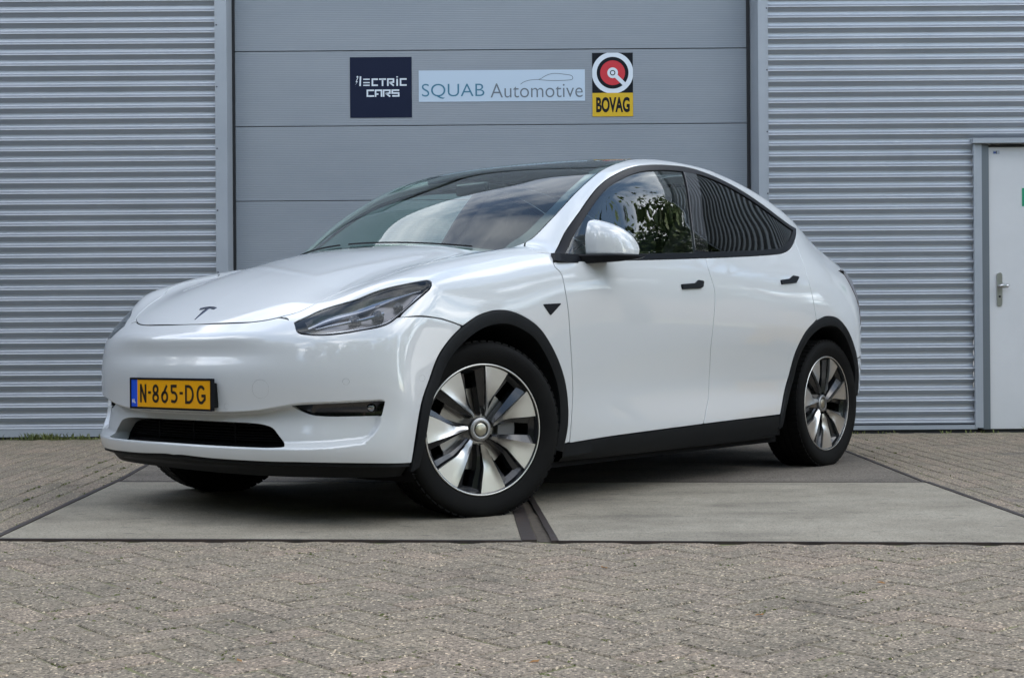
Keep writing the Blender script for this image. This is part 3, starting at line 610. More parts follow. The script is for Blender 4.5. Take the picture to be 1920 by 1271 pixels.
    af3=c3['archf'].copy(); af3[0]=[1.905,.92,.20]; af3[0]=[1.90,.921,.215]; af3[-1]=[.955,.912,.23]
    arch('wheel_arch_trim',af3,1.445,0,0)
    ar3b=np.vstack([[-.90,.92,.235],c3['archr'],[-1.818,.93,.44],[-1.812,.92,.385]])
    arch('wheel_arch_trim',ar3b,-1.445,0,0)
    for cx in (1.445,-1.445):
        for s in (1,-1):
            V=[];F=[]; n=40
            for i in range(n+1):
                a=R_(-25+230*i/n) if cx>0 else R_(-15+180*i/n); 
                for y in (.90,.50): V.append((cx+.455*math.cos(a),s*y,.36+.455*math.sin(a)))
            for i in range(n): F.append((2*i,2*i+1,2*i+3,2*i+2))
            k0=len(V); V.append((cx,s*.50,.36)); F+=[(2*i+1,k0,2*i+3) for i in range(n)]
            link('wheel_housing',mesh('wheel_housing',V,F,True),DARK,CAR)
    # lamps: outer lens, housing, projectors and light strip
    nl=Vector((.42,.58,.70)).normalized(); nl=np.array(nl); eu=np.cross([0,0,1],nl); eu/=np.linalg.norm(eu); ev=np.cross(nl,eu)
    LF=Fr(nl,eu,ev,(0,2.5),2.5)
    lampL=chain(np.vstack([LF.fwd(lamp)[:12]]),LF.fwd(lamp)[11:15],LF.fwd(lamp)[14:],[LF.fwd(lamp)[-1],LF.fwd(lamp)[0]],h=.008)
    lensL,lensR=panel('headlight',LENS,LF,lampL,CAR,h=.02,gap=.004,flange=0,off=-.003,mirror=True)
    def bothlamp(name,m,V,F,smooth=True):
        for s,par in ((1,lensL),(-1,lensR)): link(name,mesh(name,np.array(V)*[1,s,1],F if s>0 else [q[::-1] for q in F],smooth),m,par)
    # dark rim
    Lp=resample(inset(lampL,.001),.008); Li=inset(lampL,.012)
    A,_=surf(LF,Lp,-.002);
    def near_in(Lp,w):
        A_=sum(Lp[i-1][0]*Lp[i][1]-Lp[i][0]*Lp[i-1][1] for i in range(len(Lp)))
        t=np.roll(Lp,-1,0)-np.roll(Lp,1,0); t/=np.linalg.norm(t,axis=1,keepdims=True); return Lp+np.stack([-t[:,1],t[:,0]],1)*(1 if A_>0 else -1)*w
    B,_=surf(LF,near_in(Lp,.0045),-.005); C_,_=surf(LF,near_in(Lp,.0055),-.055)
    n=len(Lp); V=np.vstack([A,B,C_]); F=[(q*n+i,(q+1)*n+i,(q+1)*n+(i+1)%n,q*n+(i+1)%n) for q in range(2) for i in range(n)]
    bothlamp('lamp_rim',SATIN,V,F)
    # housing floor: undulating surface following the lamp
    def bulge_l(V2,loops):
        return .012*np.sin(V2[:,0]*38)*np.cos(V2[:,1]*30)
    hl=panel('lamp_housing',LHOUS,LF,inset(lampL,.004),lensL,h=.014,gap=0,flange=0,off=-.052,bulge=bulge_l)
    me2=hl.data.copy(); 
    V=np.array([v.co[:] for v in hl.data.vertices]); F=[tuple(q.vertices) for q in hl.data.polygons]
    link('lamp_housing',mesh('lamp_housing',V*[1,-1,1],[q[::-1] for q in F],True),LHOUS,lensR)
    UL=LF.fwd(lamp); tip=UL[0]; rear=UL[12]
    ax=(rear-tip); Lx=np.linalg.norm(ax); ax/=Lx; ay=np.array([-ax[1],ax[0]]); 
    if ((UL[22]-tip)@ay)>0: ay=-ay       # ay points to the upper edge
    def lampgrid(f0,f1,g0,g1,off,nx=24,ny=6,shape=None):
        V=[];U=[]
        for i in range(nx+1):
            fx=f0+(f1-f0)*i/nx
            for j in range(ny+1):
                gy=(g0(fx) if callable(g0) else g0)+((g1(fx) if callable(g1) else g1)-(g0(fx) if callable(g0) else g0))*j/ny
                U.append(tip+ax*fx*Lx+ay*gy)
        U=np.array(U); P,nn=surf(LF,U,0); o=np.array([off(i/nx,j/ny) for i in range(nx+1) for j in range(ny+1)])
        P=P+nn*o[:,None]; F=[(i*(ny+1)+j,(i+1)*(ny+1)+j,(i+1)*(ny+1)+j+1,i*(ny+1)+j+1) for i in range(nx) for j in range(ny)]
        return P,F
    up=[(float((q-tip)@ax/Lx),float((q-tip)@ay)) for q in UL[:13]]; dn=[(float((q-tip)@ax/Lx),float((q-tip)@ay)) for q in UL[:12:-1]]
    ux=[q[0] for q in up];uy=[q[1] for q in up]; dx=sorted(dn); 
    gu=lambda x: float(np.interp(x,ux,uy)); gd=lambda x: float(np.interp(x,[q[0] for q in dx],[q[1] for q in dx]))
    V,F=lampgrid(.12,.93,lambda x: gd(x)*.30+gu(x)*.70,lambda x: gu(x)-.006,lambda a,b: -.040+.022*b-.010*math.sin(b*3.1)); bothlamp('lamp_reflector',REFL,V,F)
    V,F=lampgrid(.10,.90,lambda x: gd(x)+.012,lambda x: gd(x)+.019,lambda a,b: -.012-.004*b); bothlamp('light_strip',CHR,V,F)
    V,F=lampgrid(.16,.62,lambda x: gd(x)*.62+gu(x)*.38,lambda x: gd(x)*.5+gu(x)*.5,lambda a,b: -.030+.006*math.sin(b*3.1)); bothlamp('lamp_reflector',REFL,V,F)
    for fx,gy,rr_ in ((.40,.45,.026),(.56,.44,.024),(.72,.45,.017)):
        U=tip+ax*fx*Lx+ay*(gd(fx)*(1-gy)+gu(fx)*gy); P,nn=surf(LF,U[None],-.040)
        V,F=lathe([(.0005,.016),(rr_*.5,.013),(rr_*.85,.005),(rr_,-.002),(rr_*1.12,-.001),(rr_*1.15,-.014)],24)
        Rm=np.array(Vector((1,.12,-.02)).normalized().to_track_quat('Y','Z').to_matrix()); V=np.array(V)@Rm.T+P[0]
        bothlamp('projector_lens',GLOSSB,V,F)
    # badge on fender (camera pod), handles, emblem, sensors
    def plate_on(name,m,fr,loop,off0,off1,parent,mirror=True,h=.02):
        return panel(name,m,fr,loop,parent,h=h,gap=0,flange=abs(off1-off0)+.004,off=off1,mirror=mirror)
    bt=crom(np.vstack([S_('badge')]),.01,False); bl=resample(S_('badge'),.008)
    plate_on('side_camera_pod',SATIN,SIDE,chain(inset(S_('badge'),.004),h=.01),0,.004,CAR)
    for nm in ('handf','handr'):
        q=S_(nm)
        for s in (1,): plate_on('door_handle',SATIN,SIDE,inset(resample(q,.004),-.003),0,.009,CAR,h=.012)
    def em(fr,c,sc,mode='all'):
        pass
    # emblem: a slim curved T, drawn in the hood's own plan
    e0=np.array([2.150,.0]);
    def E(pts): return np.array([[e0[0]-y*.9,e0[1]-x] for x,y in pts])
    top=E([(-.052,.024),(-.026,.031),(0,.033),(.026,.031),(.052,.024),(.046,.013),(.018,.020),(.009,.019),(.009,.004),(0,-.052),(-.009,.004),(-.009,.019),(-.018,.020),(-.046,.013)])
    panel('emblem',EMB,TOPF,resample(top,.004),CAR,h=.006,gap=0,flange=.003,off=.0025,mode='hood')
    def ring(fr,c,r,w=.0024,name='sensor_ring'):
        a=np.linspace(0,2*np.pi,33)[:-1]; o=np.stack([np.cos(a),np.sin(a)],1)
        sc=np.array([1/1.25,1]) if isinstance(fr,Cyl) else np.array([1,1])
        A,na=surf(fr,c+o*r*sc,.0002);B,nb=surf(fr,c+o*(r-w)*sc,-.0012); n=len(a)
        V=np.vstack([A,B]);F=[(i,(i+1)%n,n+(i+1)%n,n+i) for i in range(n)]; link(name,mesh(name,V,F,True),GREYL,CAR)
    GREYL=mat('sensor_gap_grey',(.09,.095,.10),.7)
    for nm,r in (('sens1',.012),('sens3',.012),('sens2',.012)):
        u=N_(nm)[0]
        for s in (1,-1): ring(NOSE,u*[s,1],r)
    ring(NOSE,N_('tow')[0],.036,name='tow_eye_cover')
    # number plate
    PL=empty('number_plate',(2.321,0,.5065),0,CAR)
    def P3(y,z,x=0): return (x,y,z)
    MB().box((-.014,-.268,-.063),(-.004,.268,.063)).obj('plate_frame',SATIN,PL,bevel=.004)
    for a,b in (((-.004,-.268,-.063),(.003,.268,-.0555)),((-.004,-.268,.0555),(.003,.268,.063)),((-.004,-.268,-.0555),(.003,-.2605,.0555)),((-.004,.2605,-.0555),(.003,.268,.0555))): MB().box(a,b).obj('plate_frame',SATIN,PL)
    MB().box((-.045,-.20,-.05),(-.0145,.262,.045)).obj('plate_mount',BLK,PL,bevel=.006)
    MB().box((-.0038,-.2185,-.055),(.0005,.2602,.055)).obj('plate_face',YEL,PL)
    MB().box((-.0038,-.2602,-.055),(.0005,-.2187,.055)).obj('plate_band',BLU,PL)
    def M_(x,y): return (.0016,x,y)
    def glyph(ch,x,w,h,t):
        """strokes of one character: box from x to x+w, height h centred on 0, stroke t; reading direction +y"""
        a,b=x+t/2,x+w-t/2; T,Bm=h/2-t/2,-h/2+t/2; cx=(a+b)/2; rx=(b-a)/2
        if ch=='N': return [[(a,-h/2),(a,h/2)],[(a,h/2-t*.3),(b,-h/2+t*.3)],[(b,-h/2),(b,h/2)]]
        if ch=='-': return [[(x,0.004),(x+w,0.004)]]
        if ch=='8': 
            r1=(T-.002)/2; return [arc(cx,T-r1,rx*.86,r1,-90,270,26),arc(cx,Bm+r1,rx,r1+.0,90,450,26)]
        if ch=='6':
            r1=h*.26; return [arc(cx,Bm+r1,rx,r1,0,360,28),[(b-t*.2,h/2-t*.3),(cx-.001,h*.06+.006),(a+.0005,Bm+r1+.004)]]
        if ch=='5':
            return [[(b,T),(a+.002,T),(a+.002,.006)]+[],[(a+.002,.006)]+arc(cx-.003,-h*.17,rx+.003,h*.25,105,-75,18)[2:]+[(a-.001,Bm+.004)]]
        if ch=='D': return [[(a,Bm),(a,T),(cx-.004,T)]+arc(cx-.006,0,b-cx+.006,T,80,-80,20)+[(cx-.004,Bm),(a,Bm)]]
        if ch=='G': return [arc(cx,0,rx,T,38,290,26)+[(b,-T*.55),(b,-.004),(cx+.002,-.004)]]
    mb=MB(); H=.074;t=.0112
    for ch,x,w in (('N',-.199,.043),('-',-.144,.019),('8',-.115,.044),('6',-.056,.046),('5',.006,.046),('-',.065,.022),('D',.101,.055),('G',.174,.057)):
        for s in glyph(ch,x,w,H,t): 
            cl=len(s)>20 and abs(s[0][0]-s[-1][0])<1e-6 and abs(s[0][1]-s[-1][1])<1e-6
            stroke(mb,s[:-1] if cl else s,t if ch!='-' else .010,closed=cl,M=M_)
    mb.obj('plate_characters',INKB,PL)
    mb=MB()
    for s in ([(-.252,-.040),(-.252,-.024)],[(-.252,-.0255),(-.243,-.0385)],[(-.243,-.040),(-.243,-.024)],[(-.237,-.024),(-.237,-.040)],[(-.238,-.039),(-.229,-.039)]): stroke(mb,s,.0028,M=M_)
    mb.obj('plate_characters',WHT,PL)
    # mirrors
    def subd(V,F,lev,crease=()):
        me=mesh('t',V,F); bm=bmesh.new(); bm.from_mesh(me); bmesh.ops.recalc_face_normals(bm,faces=bm.faces)
        cl=bm.edges.layers.float.get('crease_edge') or bm.edges.layers.float.new('crease_edge')
        for e in bm.edges:
            ii=tuple(sorted(v.index for v in e.verts)); e[cl]=crease[ii] if ii in crease else 0
        bm.to_mesh(me); bm.free(); o=link('t',me); s=o.modifiers.new('s','SUBSURF'); s.levels=lev; s.render_levels=lev
        dg=bpy.context.evaluated_depsgraph_get(); r=bpy.data.meshes.new_from_object(o.evaluated_get(dg)); bpy.data.objects.remove(o); r.polygons.foreach_set('use_smooth',[True]*len(r.polygons)); r.materials.clear(); return r
    secs=[(.915,.800,.665,1.083,1.244,1.240),(.935,.808,.660,1.083,1.247,1.243),(.985,.803,.650,1.083,1.232,1.230),(1.035,.768,.638,1.083,1.208,1.206),(1.068,.725,.625,1.084,1.172,1.17),(1.088,.675,.615,1.085,1.118,1.116)]
    V=[];F=[]
    for y,xf,xb,zb,zf,zk in secs: V+=[(xf-.008,y,zb),(xf,y,zb+(zf-zb)*.5),(xf-.022,y,zf),(xb,y,zk),(xb-.01,y,zb+(zk-zb)*.5),(xb,y,zb)]
    for i in range(5):
        for j in range(6): F.append((6*i+j,6*i+(j+1)%6,6*i+6+(j+1)%6,6*i+6+j))
    F.append((0,1,2,3,4,5)[::-1]); F.append(tuple(30+j for j in range(6)))
    crs={}
    for i in range(6): crs[tuple(sorted((6*i,6*i+5)))]=.6
    for i in range(5): crs[(6*i,6*i+6)]=.9; crs[(6*i+5,6*i+11)]=.9; crs[(6*i+2,6*i+8)]=.25
    for a,b in ((0,1),(1,2),(2,3),(3,4),(4,5)): crs[(a,b)]=.35
    cap=subd(V,F,3,crs)
    secs=[(.900,.86,.66,1.045,1.084),(.945,.83,.655,1.046,1.084),(1.0,.81,.64,1.049,1.083),(1.055,.765,.63,1.053,1.083),(1.095,.715,.615,1.060,1.083),(1.112,.668,.61,1.070,1.083)]
    V=[];F=[]
    for y,xf,xb,zb,zt in secs: V+=[(xf-.03,y,zb),(xf,y,zt-.006),(xf-.004,y,zt),(xb,y,zt),(xb-.002,y,zb+.01)]
    for i in range(5):
        for j in range(5): F.append((5*i+j,5*i+(j+1)%5,5*i+5+(j+1)%5,5*i+5+j))
    F.append((4,3,2,1,0)); F.append(tuple(25+j for j in range(5)))
    arm=fixn(mesh('mirror_base',V,F),True,R_(35))
    V=[(1.012,.900,1.048),(1.012,.922,1.050),(.98,.93,1.047),(.84,.93,1.045),(.70,.925,1.05),(.70,.88,1.05)]; V2=[(x-.012,y-.012,1.084+ (0 if i else 0)) for i,(x,y,z) in enumerate(V)]
    F=[(0,1,2,3,4,5),tuple(range(11,5,-1))]+[(i,(i+1)%6,6+(i+1)%6,6+i) for i in range(6)]
    foot=fixn(mesh('mirror_base',V+V2,F),False)
    mirr=mat('mirror_glass',(.8,.82,.84),.02,1)
    for s in (1,-1):
        mo=empty('door_mirror',(0,0,0) if s>0 else (-.11,0,-.035),0,CAR); 
        for me,nm,m_ in ((cap,'mirror_cap',PAINT),(arm,'mirror_arm',SATIN),(foot,'mirror_foot',SATIN)):
            q=me.copy(); 
            if s<0: q.transform(Matrix.Scale(-1,4,(0,1,0))); q.flip_normals()
            link(nm,q,m_,mo)
        g=MB().box((.640,.945 if s>0 else -1.05,1.10),(.644,1.05 if s>0 else -.945,1.17)).obj('mirror_glass',mirr,mo)
    # ---------------------------------------------------------------- wheels
    def wheel(cx,sy,steer,rot0):
        w=empty('wheel',(cx,sy*.818,.352),steer,CAR)
        o=.1275
        # local: y outward for sy>0
        prof=[(.262,.098),(.270,.112),(.285,.119),(.305,.125),(.328,.1265),(.343,.120),(.350,.110),(.3545,.095),(.356,.080),(.356,.047),(.349,.046),(.349,.038),(.356,.037),(.3565,.006),(.349,.005),(.349,-.003),(.3565,-.004),(.356,-.037),(.349,-.038),(.349,-.046),(.356,-.047),(.3545,-.095),(.343,-.12),(.32,-.127),(.28,-.118),(.25,-.10)]
        V,F=lathe(prof,96); 
        V=[(x,y*sy,max(z,-.350)) for x,y,z in V]; 
        t=link('tyre',fixn(mesh('tyre',V,F),True,R_(35)),RUB,w)
        mb=MB()
        for k_ in range(64):                                  # shoulder tread blocks
            a=2*math.pi*k_/64
            for yy in (.062,-.108):
                pts=[]
                for r in (.352,.3585):
                    for da,dy in ((-.036,0),(.036,0),(.036,.046),(-.036,.046)): pts.append((r*math.cos(a+da),(yy+dy)*sy,max(r*math.sin(a+da),-.3515)))
                mb.add(pts,[(0,1,2,3),(7,6,5,4),(0,4,5,1),(1,5,6,2),(2,6,7,3),(3,7,4,0)])
        tb=mb.obj('tread_blocks',RUB,w); tb['kind']='stuff'
        prof=[(.262,.100),(.2655,.106),(.262,.110),(.256,.108),(.252,.098),(.246,.03),(.236,-.09),(.25,-.11),(.262,-.11)]
        V,F=lathe(prof,96); V=[(x,y*sy,z) for x,y,z in V]; rim=link('rim',fixn(mesh('rim',V,F),True,R_(30)),WBLK,w)
        V,F=lathe([(.2585,.1085),(.2625,.1115),(.2655,.1080)],96); V=[(x,y*sy,z) for x,y,z in V]; link('rim_edge',fixn(mesh('rim_edge',V,F),True),ALU,rim)
        V,F=lathe([(.001,.02),(.10,.02),(.165,.022),(.166,.012),(.08,.01),(.001,.01)],64); V=[(x,y*sy,z) for x,y,z in V]; link('brake_disc',fixn(mesh('brake_disc',V,F),True,R_(30)),DISC,w)
        V,F=lathe([(.001,-.06),(.245,-.07)],48); V=[(x,y*sy,z) for x,y,z in V]; link('wheel_back',fixn(mesh('wheel_back',V,F),True),DARK,w)
        cal=MB()
        for i in range(9):
            a=R_(150+60*i/8) if cx>0 else R_(-20+60*i/8)
            for r in (.10,.178):
                for y in (-.01,.048): cal.V.append((r*math.cos(a),y*sy,r*math.sin(a)))
        for i in range(8): k_=4*i; cal.F+=[(k_,k_+4,k_+5,k_+1),(k_+2,k_+3,k_+7,k_+6),(k_+1,k_+5,k_+7,k_+3),(k_,k_+2,k_+6,k_+4)]
        cal.F+=[(0,1,3,2),(32,34,35,33)]
        link('brake_caliper',fixn(mesh('brake_caliper',cal.V,cal.F),False),mat('caliper_grey',(.12,.12,.12),.5,.3),w)
        R=.2585
        def pt(r,deg,y):                                   # clock angle, seen from outside: 0 = up, clockwise
            a=R_(deg); x=-math.sin(a)*sy*r*R; return (x if True else x, y*sy, math.cos(a)*r*R)
        # black spokes behind with deep pockets
        for b in range(7):
            A0=rot0+b*360/7
            # blade grid
            rs=[1.0,.93,.85,.76,.68,.61,.55,.50,.455,.42,.385,.35,.31,.27,.235]
            def li(r): return math.degrees(math.asin(min(.9,(.045+.020*(1-r)/.75)/r)))
            _tp=np.array([(.469,.883),(.36,.72),(.27,.60),(.205,.51),(.172,.44),(.155,.37),(.128,.28),(.105,.21)])
            _tr=np.hypot(_tp[:,0],_tp[:,1])[::-1]; _ta=np.degrees(np.arctan2(_tp[:,0],_tp[:,1]))[::-1]
            def ti(r): return float(np.interp(r,_tr,_ta))
            V=[];ny=6
            for r in rs:
                for j in range(ny+1):
                    s=j/ny; ang=A0+li(r)+(ti(r)-li(r))*s
                    base=.104-.016*(1-r)**1.0
                    wv=math.exp(-((r-.42)/.15)**2)
                    ridge=.006*max(0,1-s/.25)*min(1,(1.0-r)*4)
                    y=base+ridge-.017*wv*(s**1.2)-.003*s*min(1,max(0,(r-.5)*4))
                    if r<.3: y=base-.002-.008*s
                    V.append(pt(r,ang,y))
            nr=len(rs); m1=ny+1
            F=[(i*m1+j,i*m1+j+1,(i+1)*m1+j+1,(i+1)*m1+j) for i in range(nr-1) for j in range(ny)]
            k0=len(V); edge=[i*m1 for i in range(nr)]+[(nr-1)*m1+j for j in range(1,ny+1)]+[i*m1+ny for i in range(nr-2,-1,-1)]+[j for j in range(ny-1,0,-1)]
            for e_ in edge: x,y,z=V[e_]; V.append((x,y-.014*sy,z))
            ne=len(edge); F+=[(edge[i],edge[(i+1)%ne],k0+(i+1)%ne,k0+i) for i in range(ne)]
            link('wheel_blade',fixn(mesh('wheel_blade',V,F),True,R_(32)),ALU,w)
            # black web between blades
            V=[]; 
            for r in (1.0,.80,.60,.40,.24):
                for dg,yy in ((26.8,.089),(28.5,.076),(34,.070),(35,.035)):
                    sp=(dg-27); V.append(pt(r,A0+sp+ti(r),yy-.012*(1-r)))
            F=[(i*4+j,i*4+j+1,i*4+5+j,i*4+4+j) for i in range(4) for j in range(3)]
            link('wheel_web',fixn(mesh('wheel_web',V,F),True,R_(20)),WBLK,w)
            V=[]
            for r in (1.0,.80,.60,.40,.24):
                for dg,yy in ((.5,.089),(-8.0,.074),(-9.0,.035)): V.append(pt(r,A0+li(r)+dg*1,yy-.012*(1-r)))
            F=[(i*3+j,i*3+j+1,i*3+4+j,i*3+3+j) for i in range(4) for j in range(2)]
            link('wheel_web',fixn(mesh('wheel_web',V,F),True,R_(20)),WBLK,w)
            V=[]
            for r in (.985,.90):
                for j in range(6): V.append(pt(r,A0+27.5+24.5*j/5,.090 if r>.95 else .066))
            link('wheel_web',fixn(mesh('wheel_web',V,[(j,j+1,7+j,6+j) for j in range(5)]),True),WBLK,w)
        V,F=lathe([(.0305,.076),(.0315,.086),(.035,.087),(.040,.0865),(.047,.083),(.050,.070)],64); V=[(x,y*sy,z) for x,y,z in V]; link('hub',fixn(mesh('hub',V,F),True,R_(30)),ALUH,w)
        V,F=lathe([(.0005,.087),(.020,.0865),(.0255,.084),(.027,.078)],48); V=[(x,y*sy,z) for x,y,z in V]; link('centre_cap',fixn(mesh('centre_cap',V,F),True,R_(30)),CAPM,w)
        return w
    wheel(1.445,1,-.3345,0); wheel(-1.445,1,0,8); wheel(1.445,-1,-.3345,20); wheel(-1.445,-1,0,33)
    # ---------------------------------------------------------------- inside and underneath
    MB().box((-1.15,-.80,.185),(1.85,.70,.21)).box((-.98,-.86,.160),(.98,.86,.185)).obj('underbody',DARK,CAR)
    MB().box((-2.05,-.66,.22),(-1.15,.66,.30)).obj('underbody',DARK,CAR)
    MB().box((-.95,-.90,.20),(.90,.90,.30)).obj('floor_pan',DARK,CAR)
    for s in (1,-1):
        MB().box((-.90,s*.86-.012,.3),(.93,s*.86+.012,1.04)).obj('door_card',DARK,CAR)
        MB().box((-1.9,s*.80-.01,.85),(-1.0,s*.80+.01,1.12)).obj('rear_side_lining',DARK,CAR)
    MB().box((-2.0,-.78,.80),(-1.25,.78,.98)).obj('parcel_shelf',DARK,CAR)
    MB().box((1.9,-.55,.40),(1.93,.55,.70)).obj('radiator',DARK,CAR)
    MB().box((1.0,-.74,.30),(1.03,.74,1.0)).obj('firewall',DARK,CAR)
    V=[];F=[]
    for y in np.linspace(-.74,.74,13):
        bx=1.22-.30*(y/.74)**2
        V+=[(.62,y,.70),(.60,y,.93),(.66,y,1.0),(.80,y,1.02),(bx,y,1.06)]
    for i in range(12):
        for j in range(4): F.append((5*i+j,5*i+j+1,5*i+6+j,5*i+5+j))
    link('dashboard',fixn(mesh('dashboard',V,F),True,R_(40)),mat('dash_black',(.02,.02,.021),.6),CAR)
    MB().box((.53,-.16,.88),(.55,.20,1.09)).obj('centre_screen',SCRN,CAR,bevel=.004)
    V,F=lathe([(0.175,-.015),(.19,0),(.175,.015),(.16,0)],40,closed=True); sw=link('steering_wheel',fixn(mesh('steering_wheel',V,F),True),SEATM,CAR); sw.location=(.42,.38,.98); sw.rotation_euler=(0,0,0); sw.rotation_euler=Vector((-1,0,.42)).to_track_quat('Y','Z').to_euler()
    MB().box((-.16,-.012,-.02),(.16,.012,.03)).obj('steering_spoke',SEATM,sw)
    def seat(x,y,wd=.27,name='seat'):
        s=empty(name,(x,y,.42),0,CAR)
        o=MB().box((-.25,-wd,-.10),(.27,wd,.10)).obj('seat_cushion',SEATM,s,bevel=.05,seg=3)
        o=MB().box((-.07,-wd,0),(.07,wd,.62)).obj('seat_back',SEATM,s,bevel=.045,seg=3); o.location=(-.23,0,.05); o.rotation_euler=(0,-.32,0)
        o=MB().box((-.05,-.13,0),(.05,.13,.17)).obj('headrest',SEATM,s,bevel=.04,seg=3); o.location=(-.47,0,.70); o.rotation_euler=(0,-.25,0)
    seat(.10,.38);seat(.10,-.38);seat(-.85,.40,.30);seat(-.85,-.40,.30)
    m_=MB().box((.49,-.10,1.44),(.52,.10,1.50)).obj('rear_view_mirror',GLOSSB,CAR,bevel=.01)
    for y,a in ((.30,0),(-.38,0)):
        U=np.stack([np.linspace(1.20,1.19,12)+.012,np.linspace(y+.28,y-.34,12)],1); xx=1.322-.55*U[:,1]**2*.8+.0; U[:,0]=xx-.012
        P,n_=surf(TOPF,U,.006,'glass'); V=[];F=[]
        for i in range(12): V+=[P[i]+[-.004,0,0],P[i]+[.004,0,0],P[i]+[0,0,.007]]
        for i in range(11):
            for j in range(3): F.append((3*i+j,3*i+(j+1)%3,3*i+3+(j+1)%3,3*i+3+j))
        link('wiper',mesh('wiper',V,F),BLK,CAR)

build_car()

# ---------------------------------------------------------------- the ground and the hall
def build_ground():
    G=mat('joint_sand',(.10,.09,.075),.95); noise_col(G,[(.125,.105,.08),(.185,.158,.12),(.15,.155,.06),(.21,.18,.14)],3.3,9,.7,bump=.6,bscale=160,lo=.34,hi=.66)
    g=MB(); g.add([(-400,-400,-.012),(400,-400,-.012),(400,400,-.012),(-400,400,-.012)],[(0,1,2,3)]); gr=g.obj('ground',G); tag(gr,kind='structure')
    def brickmat(name,attr):
        m=mat(name,(.2,.18,.17),.9); n,l,b=nodes(m); t=n.new('ShaderNodeTexCoord'); geo=n.new('ShaderNodeNewGeometry')
        if attr: a=n.new('ShaderNodeAttribute'); a.attribute_name='tint'; tint=a.outputs['Fac']
        else: a=n.new('ShaderNodeObjectInfo'); tint=a.outputs['Random']
        r=n.new('ShaderNodeValToRGB'); l.new(tint,r.inputs[0]); e=r.color_ramp.elements; e[0].position=0;e[1].position=1
        e[0].color=(.212,.180,.136,1); e[1].color=(.254,.204,.156,1)
        for p,c in ((.25,(.236,.200,.151)),(.5,(.222,.187,.143)),(.75,(.247,.205,.158))): q=e.new(p); q.color=(*c,1)
        # aggregate: pale and dark stone grains
        v=n.new('ShaderNodeTexVoronoi'); v.inputs['Scale'].default_value=185; l.new(geo.outputs['Position'],v.inputs['Vector'])
        sp=n.new('ShaderNodeSeparateColor'); l.new(v.outputs['Color'],sp.inputs[0])
        r2=n.new('ShaderNodeValToRGB'); l.new(sp.outputs[0],r2.inputs[0]); e=r2.color_ramp.elements; r2.color_ramp.interpolation='LINEAR'
        e[0].position=0; e[0].color=(.25,.25,.25,1); e[1].position=1; e[1].color=(3.1,3.0,2.8,1)
        for p,c in ((.18,.55),(.3,.85),(.72,1.05),(.9,1.35),(.96,1.9)): q=e.new(p); q.color=(c,c*.99,c*.97,1)
        mul=n.new('ShaderNodeMix'); mul.data_type='RGBA'; mul.blend_type='MULTIPLY'; mul.inputs[0].default_value=1; l.new(r.outputs[0],mul.inputs[6]); l.new(r2.outputs[0],mul.inputs[7])
        # dirt and moss in patches
        z=n.new('ShaderNodeTexNoise'); z.inputs['Scale'].default_value=2.1; z.inputs['Detail'].default_value=9; z.inputs['Roughness'].default_value=.68; l.new(geo.outputs['Position'],z.inputs['Vector'])
        r3=n.new('ShaderNodeValToRGB'); l.new(z.outputs[0],r3.inputs[0]); e=r3.color_ramp.elements; e[0].position=.3;e[0].color=(.62,.61,.60,1);e[1].position=.62;e[1].color=(1.08,1.06,1.03,1); q=e.new(.42); q.color=(.93,.93,.92,1)
        m2=n.new('ShaderNodeMix'); m2.data_type='RGBA'; m2.blend_type='MULTIPLY'; m2.inputs[0].default_value=1; l.new(mul.outputs[2],m2.inputs[6]); l.new(r3.outputs[0],m2.inputs[7])
        z4=n.new('ShaderNodeTexNoise'); z4.inputs['Scale'].default_value=14; z4.inputs['Detail'].default_value=8; z4.inputs['Roughness'].default_value=.75; l.new(geo.outputs['Position'],z4.inputs['Vector'])
        mr=n.new('ShaderNodeMapRange'); mr.inputs[1].default_value=.60; mr.inputs[2].default_value=.74; mr.inputs[4].default_value=.55
        sy=n.new('ShaderNodeSeparateXYZ'); l.new(geo.outputs['Position'],sy.inputs[0]); my=n.new('ShaderNodeMapRange'); my.inputs[1].default_value=9.3; my.inputs[2].default_value=10.5; my.inputs[4].default_value=.17; l.new(sy.outputs[1],my.inputs[0]); ad=n.new('ShaderNodeMath'); ad.operation='ADD'; l.new(z4.outputs[0],ad.inputs[0]); l.new(my.outputs[0],ad.inputs[1]); l.new(ad.outputs[0],mr.inputs[0])
        m3=n.new('ShaderNodeMix'); m3.data_type='RGBA'; l.new(mr.outputs[0],m3.inputs[0]); l.new(m2.outputs[2],m3.inputs[6]); m3.inputs[7].default_value=(.105,.105,.045,1)
        z5=n.new('ShaderNodeTexNoise'); z5.inputs['Scale'].default_value=1.05; z5.inputs['Detail'].default_value=5; z5.inputs['Roughness'].default_value=.6; z5.inputs['Distortion'].default_value=.6; mp5=n.new('ShaderNodeMapping'); mp5.inputs['Location'].default_value=(3.1,.7,0); l.new(geo.outputs['Position'],mp5.inputs[0]); l.new(mp5.outputs[0],z5.inputs['Vector'])
        mr5=n.new('ShaderNodeMapRange'); mr5.inputs[1].default_value=.64; mr5.inputs[2].default_value=.72; mr5.inputs[4].default_value=.6; l.new(z5.outputs[0],mr5.inputs[0])
        m5=n.new('ShaderNodeMix'); m5.data_type='RGBA'; l.new(mr5.outputs[0],m5.inputs[0]); l.new(m3.outputs[2],m5.inputs[6]); m5.inputs[7].default_value=(.07,.07,.072,1)
        l.new(m5.outputs[2],b.inputs['Base Color'])
        bp=n.new('ShaderNodeBump'); bp.inputs['Strength'].default_value=.9; bp.inputs['Distance'].default_value=.0022; l.new(v.outputs['Distance'],bp.inputs['Height']); bp.invert=True; l.new(bp.outputs[0],b.inputs['Normal'])
        return m
    BM=brickmat('paving_brick',False); BS=brickmat('paving_brick_far',True)
